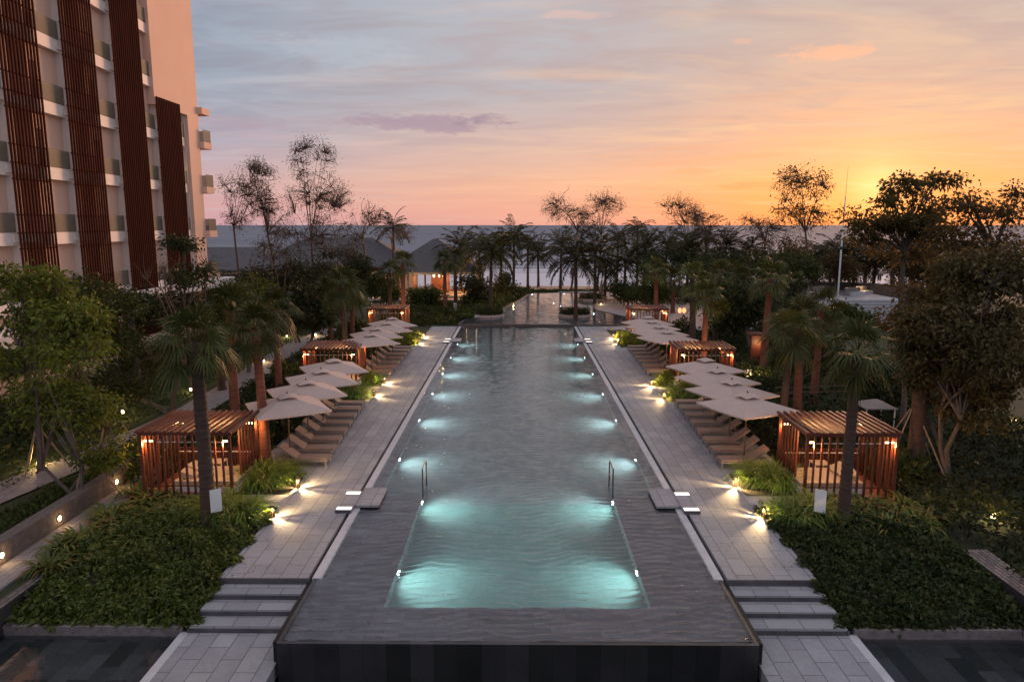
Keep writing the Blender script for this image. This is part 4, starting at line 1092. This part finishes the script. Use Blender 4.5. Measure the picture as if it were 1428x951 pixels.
def pc_(px, py, D, rx, rz, n, ry=None):
    s = D/F_PX; return (at(px, py, D), (rx*s, (ry or rx)*s, rz*s), n)
def base_(px, D, z=-.1):
    p = at(px, 400, D); return (p[0], p[1], z)
# left garden
tree('broadleaf_tree', 'light green feathery tree at the picture edge before the hotel', base_(30, 27), [pc_(40, 415, 27, 70, 45, 46), pc_(85, 455, 26, 60, 40, 40), pc_(20, 495, 27, 55, 40, 30)], .24, L_light, M_bark, 1, .14, 46, .62)
tree('broadleaf_tree', 'rounded darker green tree between the edge tree and the bare tree', base_(136, 30), [pc_(130, 430, 30, 68, 48, 48), pc_(160, 470, 30, 45, 36, 26), pc_(95, 480, 30.5, 45, 35, 24)], .22, L_mid, M_bark, 2, .14, 46, .6)
tree('broadleaf_tree', 'multi stemmed young tree beside the low wall with drooping sprays', base_(84, 24), [pc_(60, 560, 24, 55, 40, 24), pc_(125, 575, 24, 60, 45, 30), pc_(95, 500, 24.5, 55, 40, 26), pc_(140, 630, 23.8, 40, 30, 14)], .2, L_light, M_bark, 3, .12, 40, .6, nsplit=3)
tree('bare_tree', 'nearly bare brown tree in front of the hotel balconies', base_(222, 33), [pc_(222, 400, 33, 48, 60, 40), pc_(225, 480, 33, 40, 45, 18)], .12, L_brown, M_twig, 4, .12, 5, .5, aspect=.3)
tree('broadleaf_tree', 'dark layered tree in front of the last louver screen', base_(258, 42), [pc_(248, 340, 42, 26, 14, 16), pc_(270, 385, 42, 36, 20, 24), pc_(240, 425, 42, 40, 24, 22)], .24, L_darkl, M_bark, 5, .13, 40, .6)
tree('broadleaf_tree', 'round dark shrubby tree left of the garden path lamp', base_(215, 36), [pc_(200, 500, 36, 50, 40, 40), pc_(170, 540, 34, 40, 30, 24)], .2, L_mid, M_bark, 6, .12, 44, .6)
tree('broadleaf_tree', 'dense dark tree by the hotel corner', base_(190, 40), [pc_(185, 430, 40, 40, 40, 36)], .24, L_darkl, M_bark, 7, .12, 44, .6)
tree('bare_tree', 'bare twiggy tree at the hotel corner', base_(298, 50), [pc_(300, 370, 50, 32, 50, 34)], .12, L_brown, M_twig, 8, .10, 4, .5, aspect=.3)
tree('bare_tree', 'twin stemmed bare tree right of the hotel corner', base_(412, 58), [pc_(400, 355, 58, 40, 45, 40), pc_(415, 410, 58, 24, 30, 16)], .14, L_brown, M_twig, 9, .13, 6, .5, nsplit=2, aspect=.3)
tree('bare_tree', 'sparse brown tree in front of the grey roofs', base_(355, 62), [pc_(355, 375, 62, 36, 40, 34)], .15, L_brown, M_twig, 10, .11, 8, .5, aspect=.3)
tree('broadleaf_tree', 'olive tree with sparse crown before the club', base_(368, 55), [pc_(365, 418, 55, 26, 22, 18), pc_(350, 395, 56, 22, 16, 10)], .2, L_light, M_bark, 12, .1, 26, .5)
tree('broadleaf_tree', 'dark bushy tree left of the club entrance', base_(440, 66), [pc_(425, 385, 66, 36, 26, 34), pc_(455, 400, 64, 26, 24, 20)], .25, L_darkl, M_bark, 13, .13, 40, .7)
tree('broadleaf_tree', 'dark leafy tree before the club windows', base_(505, 74), [pc_(502, 376, 74, 22, 18, 22)], .25, L_darkl, M_bark, 14, .12, 34, .6)
tree('broadleaf_tree', 'dark shade tree behind the garden path', base_(300, 58), [pc_(310, 420, 58, 40, 26, 30), pc_(345, 440, 56, 30, 24, 20)], .25, L_darkl, M_bark, 15, .12, 40, .7)
# wispy beach trees on the skyline
def wispy(label, px, D, crowns, seed, lm=L_cas, per=16, leaf=.42, nsplit=1, r0=.16, lean=0, asp=.16):
    return tree('wispy_tree', label, base_(px+lean, D, -.3), [pc_(*(c[:3]+(c[3]*1.35, c[4]*1.12)+(int(c[5]*5.5),))) for c in crowns], leaf*.78, lm, M_twig, seed, r0, max(4, int(per*.62)), .5, nsplit=nsplit, up=.0, droop=.35, aspect=asp, twig=.022)
wispy('leftmost wispy beach tree beside the hotel end', 335, 85, [(337, 268, 85, 26, 45, 34), (325, 300, 85, 22, 24, 12)], 21, lean=2)
wispy('dark wispy tree with drooping tip next to the leftmost one', 380, 82, [(362, 232, 82, 18, 14, 14), (372, 268, 82, 16, 30, 22), (388, 310, 82, 18, 26, 16)], 22, per=20, lean=12)
wispy('tallest wispy tree above the grey roofs', 440, 80, [(436, 225, 80, 24, 32, 34), (445, 275, 80, 34, 34, 46), (430, 320, 80, 36, 22, 28)], 23, per=14)
wispy('thin wispy tree right of the tallest one', 512, 90, [(510, 300, 90, 22, 24, 24), (490, 322, 90, 22, 16, 14)], 24, per=9, lean=12)
wispy('short brown wispy tree in front of the long hipped roof', 405, 72, [(398, 345, 72, 34, 26, 22), (415, 375, 72, 30, 22, 16)], 34, per=12)
wispy('leaning brown wispy tree before the roof ridge', 470, 76, [(468, 338, 76, 34, 20, 20), (480, 362, 76, 30, 18, 14)], 35, per=12, lean=8)
wispy('low sparse wispy tree above the dip of the roofs', 552, 96, [(552, 325, 96, 26, 14, 18)], 25, per=8)
wispy('left stem wispy tree with flat top over the upper pool', 796, 104, [(795, 290, 104, 30, 26, 34), (812, 310, 104, 22, 18, 16)], 26, per=15)
wispy('right stem wispy tree with flat top over the upper pool', 832, 106, [(840, 286, 106, 26, 24, 32), (828, 315, 106, 18, 18, 12)], 27, per=15)
wispy('bushy wispy tree in the middle of the right skyline', 962, 98, [(945, 292, 98, 28, 20, 26), (975, 310, 98, 32, 22, 30), (955, 330, 98, 40, 16, 24)], 28, per=14, nsplit=2)
wispy('low wispy tree left of the gold lit tree', 1062, 94, [(1055, 310, 94, 26, 14, 20), (1085, 325, 94, 30, 16, 20)], 29, per=10)
wispy('tall thin tree with small gold lit leaves left of the mast', 1132, 84, [(1118, 262, 84, 30, 34, 36), (1132, 305, 84, 26, 28, 20), (1100, 290, 84, 18, 22, 12)], 30, L_gold, 11, .34, lean=6, asp=.5)
# right garden
tree('broadleaf_tree', 'tall open crowned tree in front of the sunset glow', base_(1265, 60), [pc_(1225, 300, 60, 42, 26, 40), pc_(1255, 268, 60, 34, 22, 26), pc_(1318, 252, 60, 24, 9, 12), pc_(1272, 330, 60, 60, 34, 60), pc_(1205, 325, 60, 26, 20, 16), pc_(1300, 285, 60, 22, 20, 12)], .34, L_brown, M_bark, 41, .24, 34, .62, aspect=.5, thin=.5)
tree('broadleaf_tree', 'broad bronze tree at the right edge under the glow', base_(1385, 50), [pc_(1370, 290, 50, 46, 28, 46), pc_(1400, 330, 50, 60, 40, 56), pc_(1335, 330, 50, 36, 30, 30), pc_(1425, 285, 50, 30, 24, 18)], .3, L_brown, M_bark, 42, .24, 36, .62, aspect=.5, thin=.6)
tree('broadleaf_tree', 'dense large leaved tree filling the right edge', base_(1352, 26), [pc_(1395, 400, 26, 85, 60, 80), pc_(1340, 455, 26, 80, 55, 76), pc_(1400, 500, 25, 85, 60, 80), pc_(1300, 500, 26.5, 45, 45, 30), pc_(1365, 560, 25.5, 60, 35, 36)], .19, L_big, M_bark, 43, .17, 64, .55, nsplit=3, aspect=.55)
tree('broadleaf_tree', 'dark tree between the propped palm and the right edge tree', base_(1275, 33), [pc_(1265, 430, 33, 44, 40, 40), pc_(1280, 500, 32, 40, 44, 36)], .25, L_brown, M_bark, 44, .15, 38, .6, aspect=.5)
tree('broadleaf_tree', 'dark round tree right of the middle right pavilion', base_(1052, 54), [pc_(1050, 420, 54, 34, 32, 40), pc_(1020, 440, 55, 26, 24, 20)], .25, L_darkl, M_bark, 45, .15, 44, .65, aspect=.5)
tree('broadleaf_tree', 'dark round tree behind the right fan palms', base_(935, 88), [pc_(920, 370, 88, 34, 24, 30), pc_(965, 372, 88, 34, 26, 30)], .3, L_darkl, M_bark, 46, .17, 40, .8, aspect=.5)
tree('broadleaf_tree', 'wide dark tree before the row of beach palms', base_(1035, 82), [pc_(1020, 368, 82, 40, 24, 36), pc_(1075, 372, 82, 36, 24, 30)], .3, L_darkl, M_bark, 47, .17, 40, .8, aspect=.5)
tree('broadleaf_tree', 'bushy tree below the mast', base_(1120, 72), [pc_(1105, 375, 72, 34, 24, 30)], .3, L_mid, M_bark, 48, .15, 36, .8, aspect=.5)
tree('broadleaf_tree', 'dark mass of foliage behind the terrace wall', base_(1300, 74), [pc_(1285, 375, 74, 40, 26, 36), pc_(1340, 385, 70, 50, 30, 36)], .3, L_brown, M_bark, 49, .16, 38, .8, aspect=.5)
for k, (px, py, D, rx, rz, lm, lab) in enumerate((
    (318, 395, 66, 40, 34, L_darkl, 'dark bushy tree at the foot of the bare hotel corner tree'), (385, 388, 70, 38, 30, L_darkl, 'dark spreading tree in front of the low roofed wing'),
    (340, 432, 46, 40, 30, L_mid, 'green tree between the garden path and the fan palms'), (420, 428, 52, 34, 26, L_darkl, 'dark tree left of the middle hotel side pavilion'),
    (470, 372, 78, 34, 24, L_darkl, 'dark tree in front of the long hipped roof'), (530, 398, 76, 26, 18, L_mid, 'small tree over the golf cart'),
    (590, 408, 84, 24, 12, L_mid, 'low spreading tree before the lit club terrace'), (655, 396, 84, 30, 22, L_darkl, 'dark tree at the left bank palms'), (700, 398, 96, 26, 16, L_darkl, 'dark low tree by the far left bank'),
    (875, 400, 84, 28, 18, L_darkl, 'dark tree behind the paired palms on the far terrace'), (905, 395, 80, 34, 26, L_mid, 'green tree above the farthest right pavilion'), (990, 380, 72, 40, 30, L_darkl, 'dark tree among the right fan palms'),
    (1045, 388, 66, 40, 30, L_mid, 'green tree between the right fan palms and the court'), (1090, 420, 60, 34, 30, L_darkl, 'dark tree before the court'), (1010, 420, 60, 34, 30, L_darkl, 'dark tree behind the middle right pavilion'),
    (1130, 480, 44, 40, 24, L_darkl, 'low dark tree right of the uplit palms'), (1085, 350, 88, 40, 20, L_brown, 'bronze tree under the gold lit tree'), (1165, 372, 84, 34, 16, L_brown, 'bronze tree at the foot of the mast'),
    (950, 360, 92, 40, 22, L_brown, 'bronze tree beneath the middle wispy tree'), (1230, 530, 36, 40, 34, L_darkl, 'dark tree behind the near right pavilion'), (1185, 440, 52, 26, 22, L_mid, 'small green tree before the stepped terrace'))):
    tree('broadleaf_tree', lab, base_(px, D), [pc_(px, py, D, rx, rz, 34), pc_(px+rx*.5, py+rz*.6, D, rx*.7, rz*.6, 16)], .26, lm, M_bark, 120+k, .13, 34, .7, aspect=.5)
# tree stakes
def stakes(x, y, h, label, n=3, rad=1.0):
    t = thing('tree_stakes', label, 'tree prop', (x, y, -.1))
    for k in range(n):
        a = 2*math.pi*k/n+.5; G().tube([(math.cos(a)*rad, math.sin(a)*rad, 0), (math.cos(a)*.12, math.sin(a)*.12, h)], .032, 6).build('pole', M_rope, t)
b = base_(1290, 27); stakes(b[0], b[1], 2.6, 'pale wooden poles propping the thick trunked palm', 4, 1.6)
b = base_(30, 27); stakes(b[0], b[1], 1.7, 'wooden poles propping the edge tree on the lawn')
b = base_(136, 30); stakes(b[0], b[1], 1.7, 'wooden poles propping the rounded green tree')
b = base_(84, 24); stakes(b[0]+.3, b[1], 1.6, 'short stakes around the multi stemmed tree')

# ---- shrubs
def shrub_mesh(seed, n, rx, rz, leaf, lm, up=.6, aspect=.45):
    r = rg(seed); U = r.normal(size=(n, 3)); U /= np.linalg.norm(U, axis=1, keepdims=True); U[:, 2] = abs(U[:, 2])
    k = (.62+.38*r.random(n))*(1+.16*np.sin(U[:, 0]*5+seed)+.14*np.sin(U[:, 1]*6+seed*2))
    P = U*k[:, None]*np.array((rx, rx, rz)); L = leaf*(.7+.6*r.random(n)); g = G(); g.leaves(P, L, L*aspect, r, up, .15, U*.8+np.array((0, 0, .4)))
    return mesh_of(g, 'shrub_leaves', lm)
def stem_mesh():
    g = G()
    for k in range(6):
        a = k*1.05; g.tube([(math.cos(a)*.05, math.sin(a)*.05, 0), (math.cos(a)*.3, math.sin(a)*.3, .6)], [.02, .008], 4)
    return mesh_of(g, 'shrub_stems', M_twig)
ST = stem_mesh()
SH = {'dark': [shrub_mesh(60+k, 900, 1, .8, .2, L_darkl) for k in range(3)], 'mid': [shrub_mesh(70+k, 900, 1, .8, .18, L_mid) for k in range(3)], 'lite': [shrub_mesh(80+k, 800, 1, .8, .18, L_light) for k in range(2)]}
def blade_mesh(seed, n, L, w, lm, spread=1.0):
    r = rg(seed); g = G(); V = []; F = []; q = 0
    for i in range(n):
        a = r.random()*6.28; rb = .28*math.sqrt(r.random())*spread; l = L*(.65+.5*r.random()); el = R(88-30*r.random()); b = np.array((math.cos(a)*rb, math.sin(a)*rb, 0)); a2 = a+r.normal()*.5
        h = np.array((math.cos(a2), math.sin(a2), 0)); s = np.array((-h[1], h[0], 0)); p = b; e = el; K = 5
        for k in range(K+1):
            ww = w*(1-(k/K)**1.6)*.5+.001; V += [p-s*ww, p+s*ww]
            if k < K: F.append((q+2*k, q+2*k+1, q+2*k+3, q+2*k+2))
            p = p+(h*math.cos(e)+np.array((0, 0, math.sin(e))))*l/K; e -= R(20+16*r.random())
        q += 2*(K+1)
    g.add(V, F); return mesh_of(g, 'blades', lm)
GR = [blade_mesh(90+k, 240, 1.3, .045, L_grass, 1.5) for k in range(3)]
GR2 = [blade_mesh(95+k, 60, .95, .11, L_croton, 1.3) for k in range(3)]
sc_ = [0]
def shrub(x, y, r, h, kind, label, z=-.1, group=None):
    sc_[0] += 1; i = sc_[0]
    me = SH[kind][i % len(SH[kind])]
    t = thing('shrub', label, 'shrub', (x, y, z), i*1.3, group)
    a = link('foliage', me, t); a.scale = (r, r, h/.8); b = link('stem', ST, t); b.scale = (r, r, h/.8); return t
def clump(x, y, s, label, z=0, kind='grass', group=None):
    sc_[0] += 1; i = sc_[0]
    t = link('grass_clump' if kind == 'grass' else 'leafy_plant', (GR if kind == 'grass' else GR2)[i % 3], None, (x, y, z), i*1.1); t.scale = (s, s, s)
    return tag(t, label, 'grass clump' if kind == 'grass' else 'plant', group)
# clumps in the planters beside the bollards
for s, side in ((-1, 'hotel side'), (1, 'right side')):
    for i, (x, y, k) in enumerate(((9.0, 22.0, .9), (9.6, 22.3, 1.0), (8.95, 22.8, .8), (10.0, 22.7, 1.0), (9.0, 25.5, 1.05), (9.6, 25.1, 1.1), (9.6, 25.9, 1.1), (8.95, 26.1, .9))):
        clump(s*x, y, k, '%s strappy grass clump from the steps beside the near %s pavilion entrance' % (ordinal(i), side), -.03, group='grass clumps by the near pavilions')
    for i, (x, y, k) in enumerate(((9.0, 38.7, .95), (9.6, 38.9, 1.1), (9.05, 39.7, .95), (9.6, 40.0, 1.0), (9.0, 42.7, .95), (9.5, 43.1, 1.0))):
        clump(s*x, y, k, '%s strappy grass clump behind the near lounger row on the %s' % (ordinal(i), side), -.03, group='grass clumps by the middle pavilions')
    for i, (x, y, r_, h_) in enumerate(((9.6, 39.2, .75, 1.0), (9.2, 42.6, .7, .9))):
        shrub(s*x, y, r_, h_, 'lite', '%s rounded green shrub near the middle %s pavilion' % (ordinal(i), side))
    for i, (x, y, r_, h_) in enumerate(((8.9, 57.0, .8, .9), (9.3, 58.3, .9, 1.0), (8.9, 60.4, .7, .8))):
        shrub(s*x, y, r_, h_, 'lite', '%s yellow green shrub before the farthest %s pavilion' % (ordinal(i), side))
    # hedge of separate dark shrubs behind loungers and pavilions
    for i in range(14):
        y = 26.5+i*2.75; x = 11.6+.5*math.sin(i*1.7)
        if any(abs(y-q) < 2.6 for q in (25.3, 42.3, 62.4)): x = 14.3
        shrub(s*x, y, 1.35, 1.3+.25*math.sin(i), 'dark' if i % 3 else 'mid', '%s dark hedge shrub from the near pavilion behind the %s loungers' % (ordinal(i), side), group='hedge shrubs behind the loungers')
for i in range(10):
    a = i/9; x = -14.1+.6*math.sin(i*2); y = 18.0+i*.95
    clump(-12.9+.9*math.sin(i*1.9)*.6-.2, 18.8+i*.62, .95, '%s broad leaved yellow green plant from the front along the ramp edge' % ordinal(i), -.1, 'leafy', 'leafy plants along the ramp')
for i in range(10):
    clump(-11.6+.8*math.sin(i*2.7), 20.4+i*.36, .8, '%s broad leaved plant from the front before the near hotel side pavilion' % ordinal(i), -.08, 'leafy', 'leafy plants before the hotel side pavilion')
for i in range(14):
    clump(11.6+1.2*math.sin(i*2.1)+i*.13, 21.4+i*.17, .95, '%s long leaved plant from the steps around the propped tree bed' % ordinal(i), -.08, 'leafy', 'leafy plants on the right bed')
# ground cover beds
def cover(s, lm, n, seed, x0, x1, y0, y1, label):
    r = rg(seed); x = r.uniform(x0, x1, n)*s; y = r.uniform(y0, y1, n)
    z = np.clip(-.55+(y-16.86)*.3, -.55, -.02)
    h = .18+.12*np.sin(x*1.9+1)*np.sin(y*2.3)+.10*np.sin(x*4.3+y*3.1)+.06*np.sin(x*9+y*7)
    edge = np.clip(np.minimum(np.minimum(x*s-x0, x1-x*s), np.minimum(y-y0, y1-y))/.35, .25, 1)
    h = h+.10*np.sin(x*2.3+y*1.7)*np.sin(y*3.7)
    keep = np.sin(x*2.7+2*np.sin(y*1.3))+np.sin(y*3.3+x)+r.normal(size=n)*.9 > -1.35
    x = x+s*(-.12*np.sin(y*5)*(x*s-x0 < .3)); xk, yk, zk, hk, ek = x[keep], y[keep], z[keep], h[keep], edge[keep]; n = len(xk)
    P = np.stack([xk, yk, zk+np.maximum(.03, hk*ek)*(.35+.65*r.random(n)**.5)+.04], 1); L = .115*(.5+1.1*r.random(n)**1.5)*(1+.5*(np.sin(xk*1.7+yk*2.1) > .3))
    g = G(); g.leaves(P, L, L*.6, r, .9, .25)
    # taller sprigs standing out of the mat
    m = 420; k = r.integers(0, n, m)
    for q in k:
        b = P[q]; c = 9; tip = b+np.array((r.normal()*.06, r.normal()*.06, .10+.16*r.random())); g.leaves(b+(tip-b)*r.random((c, 1))+r.normal(size=(c, 3))*.025, .13, .065, r, .4, .3)
    return tag(g.build('ground_cover', lm), label, 'ground cover', kind='stuff')
cover(-1, L_cover, 30000, 7, 8.12, 12.98, 16.7, 22.6, 'low green leafy ground cover in the hotel side bed by the steps')
cover(1, L_cover2, 30000, 8, 8.12, 12.98, 16.7, 23.2, 'low dark leafy ground cover in the right bed by the steps')
# dim planting under the trees
def under(label, x0, x1, y0, y1, n, lm, h, seed, leaf=.22, slant=0.0):
    r = rg(seed); x = r.uniform(x0, x1, n); y = r.uniform(y0, y1, n); x = x+slant*(y-y0)
    hh = h*(.5+.35*np.sin(x*1.1+seed)*np.sin(y*.9)+.25*np.sin(x*2.7+y*1.9)+.1*np.sin(x*6+y*5))
    P = np.stack([x, y, -.05+np.maximum(.08, hh)*(.3+.7*r.random(n))], 1); L = leaf*(.6+.8*r.random(n)); g = G(); g.leaves(P, L, L*.5, r, .7, .15)
    return tag(g.build('undergrowth', lm), label, 'undergrowth', kind='stuff')
under('dark low planting at the foot of the hotel', -28, -20.5, 26, 63, 11000, L_darkl, 1.5, 1, .3)
under('green planting strip on top of the low garden wall', -17.0, -15.0, 16, 33, 6500, L_mid, .5, 2, .16)
under('dark planting between the ramp and the hotel side loungers', -15.2, -10.7, 27.5, 40, 9000, L_darkl, .9, 3, .2)
under('dark planting behind the middle hotel side pavilion', -16, -10.6, 44.5, 66, 8000, L_darkl, 1.0, 4, .26)
under('deep shaded planting under the right garden trees', 13.4, 30, 17, 34, 22000, L_darkl, .8, 5, .22)
under('shaded planting behind the right loungers', 10.8, 24, 34, 64, 16000, L_darkl, .9, 6, .28)
under('green planting before the beach club', -13.5, -5.9, 68, 87, 11000, L_mid, 1.0, 7, .28)
under('dark planting between path and grey roofs', -30, -18.8, 62, 100, 11000, L_darkl, 1.6, 8, .36)
under('low bushes before the beach on the right', 18, 60, 86, 108, 12000, L_darkl, 1.5, 9, .4)
under('planting around the terrace', 22, 34, 64, 86, 8000, L_darkl, 1.2, 10, .34)
under('low green strip before the sand', -4, 24, 103.5, 105.5, 4000, L_mid, .4, 11, .3)
under('planting on the left bank of the upper pool', -9.0, -4.6, 71, 104, 11000, L_mid, 1.3, 12, .3, .21)
under('short rough grass on the lawn beside the hotel', -27.5, -18.6, 21, 60, 26000, L_mid, .10, 14, .12)
r = rg(33); n = 240; sd = np.where(r.random(n) < .5, -1, 1); x = sd*(5.8+2.3*r.random(n)**.5); y = 18.4+30*r.random(n)**1.5
g = G(); g.leaves(np.stack([x, y, np.full(n, .012)], 1), .09*(.5+.8*r.random(n)), .04, r, 6.0, .0)
tag(g.build('fallen_leaves', L_dead), 'scattered dry fallen leaves on the pool decks', 'leaves', kind='stuff')
# planters standing in the upper pool
for (px, py, rr, lab) in ((681, 443, 1.5, 'oval planter with clipped hedge on the left of the ledge'), (803, 443, 1.65, 'oval planter with clipped hedge under the big feather palm'), (826, 420, 1.6, 'far oval planter beside the upper pool loungers')):
    p = gp(px, py, .2); t = thing('round_planter', lab, 'planter', (p[0], p[1]+rr*.9, 0), group='oval planters in the upper pool')
    G().lathe([(rr+.02, .0), (rr+.04, .42), (rr-.1, .44), (rr-.12, .36), (0, .36)], 28).build('rim', M_plaza, t)
    r = rg(int(px)); n = 2600; a = r.random(n)*6.28; q = np.sqrt(r.random(n))*(rr-.02); P = np.stack([np.cos(a)*q, np.sin(a)*q, .4+(.6+.08*np.sin(a*5))*r.random(n)], 1)
    g = G(); g.leaves(P, .16, .08, r, .6, .1); g.build('hedge', L_darkl, t)
    for k in range(3): pass

# ================================================================== GARDEN LIGHTS
def spike(x, y, label, e, z=-.05, ball=False):
    t = thing('garden_light', label, 'garden light', (x, y, z), group='warm garden spot lights')
    G().tube([(0, 0, 0), (0, 0, .28)], .018, 6).build('stake', M_steel, t)
    G().lathe([(0, .48), (.06, .46), (.075, .38), (.06, .30), (0, .28)], 12).build('lens', E_soft, t)
    lamp(t, (0, 0, .62), e, (1, .66, .24), .05)
for x, y, lab, e in [gp(172, 583)[:2]+('round glowing garden lamp on the lawn edge', 22), gp(54, 648)[:2]+('garden spot light glowing in a bush by the path', 60), gp(266, 545)[:2]+('garden spot light behind the near hotel side pavilion', 30),
                     gp(368, 505)[:2]+('garden light by the far path bend', 25), gp(440, 468)[:2]+('garden light under the far hotel side palms', 35), gp(400, 470)[:2]+('garden light beside the bare tree stems', 35),
                     gp(1385, 722)[:2]+('garden spot light glowing in the right bed', 60), gp(1415, 590)[:2]+('garden spot light deep under the right edge tree', 50), gp(1055, 535)[:2]+('garden spot light below the middle right palms', 45),
                     gp(716, 426)[:2]+('garden light on the left bank of the upper pool', 14), gp(838, 425)[:2]+('garden light under the palms by the upper pool loungers', 22), gp(878, 420)[:2]+('garden light at the paired palms on the far terrace', 50),
                     gp(1240, 560)[:2]+('garden light behind the near right pavilion', 30)]:
    spike(x, y, lab, e, z=-.05 if 'lawn' in lab else -.3)
def uplight(x, y, h, label, e=60):
    t = thing('uplight', label, 'uplight', (x, y, .0), group='uplights at palm trunks')
    G().lathe([(.08, 0), (.08, .06), (.05, .08), (0, .08)], 12).build('housing', M_steel, t)
    G().lathe([(0, .086), (.045, .084)], 12).build('lens', E_warm, t)
    lamp(t, (0, 0, .14), e, (1, .60, .24), .05, 60, (0, .3, h), .6)
for px, D, lab in ((1101, 30.5, 'uplight at the pale palm trunk behind the near right pavilion'), (563, 66, 'uplight at the palm beside the farthest hotel side pavilion'), (323, 34, 'uplight at the stout palm in the hedge'), (881, 100, 'uplight at the palms right of the upper pool'), (985, 45, 'uplight at the palm before the middle right pavilion')):
    p = at(px, 400, D); uplight(p[0]-.05, p[1]-.45, 4, lab, 110)
# wooden screen cabin and lanterns on the right, white canopy, railing
t = thing('wooden_cabin', 'small warm lit wooden cabin behind the middle right pavilion', 'cabin', gp(1056, 508))
G().box(-.4, .4, -.06, .06, 0, 2.0).build('wall', M_wood, t); G().box(-.5, .5, .062, 1.4, 1.95, 2.1).build('roof', M_woodtop, t)
for x in (-.46, .46): G().box(x-.058, x+.058, -.1, .1, 0, 2.0).build('post', M_wood, t)
lamp(t, (0, -.5, 1.5), 30, WARM, .1)
for i, px in enumerate((948, 954)):
    p = at(px, 433, 72); t = thing('lantern', '%s round red lantern glowing behind the farthest right pavilion' % ('left hand', 'right hand')[i], 'lantern', p)
    G().lathe([(0, .28), (.14, .2), (.2, 0), (.14, -.2), (0, -.28)], 14).build('shade', E_red, t); G().tube([(0, 0, .28), (0, 0, .9)], .01, 5).build('cord', M_steel, t)
t = thing('canopy', 'low white canopy half hidden behind the near right pavilion palms', 'canopy', at(1220, 562, 33))
g = G(); hip_roof(g, 0, 0, .75, .7, -.1, .2, .1, .04); g.build('roof', M_frame, t)
for x in (-.65, .65):
    for y in (-.6, .6): G().tube([(x, y, -1.5), (x, y, -.1)], .03, 6).build('post', M_white, t)
t = thing('garden_fence', 'thin pale rail fence across the hedge right of the uplit palms', 'fence', (0, 37, 0))
for z in (.75, 1.05): G().tube([(13.6, 0, z), (18.5, .6, z)], .022, 6).build('rail', M_bronze, t)
for k in range(4): G().tube([(13.6+k*1.63, k*.2, -.1), (13.6+k*1.63, k*.2, 1.1)], .022, 6).build('post', M_bronze, t)
for px, py, lab in ((375, 520, 'small white utility box beside the hedge on the hotel side'), (1043, 520, 'small white utility box behind the near right parasols')):
    t = thing('utility_box', lab, 'utility box', gp(px, py+12)); G().box(-.18, .18, -.15, .15, 0, .7).build('body', M_white, t); G().box(-.2, .2, -.17, .17, .702, .74).build('lid', M_coping, t)
# garden stair before the club
t = thing('garden_stairs', 'short dim stairs through planting up to the beach club', 'stairs', gp(580, 446))
for k in range(4): G().box(-1.2, 1.2, k*.5, k*.5+.6, -.1 if k == 0 else k*.14-.02, .02+k*.14).build('step', M_riser, t)
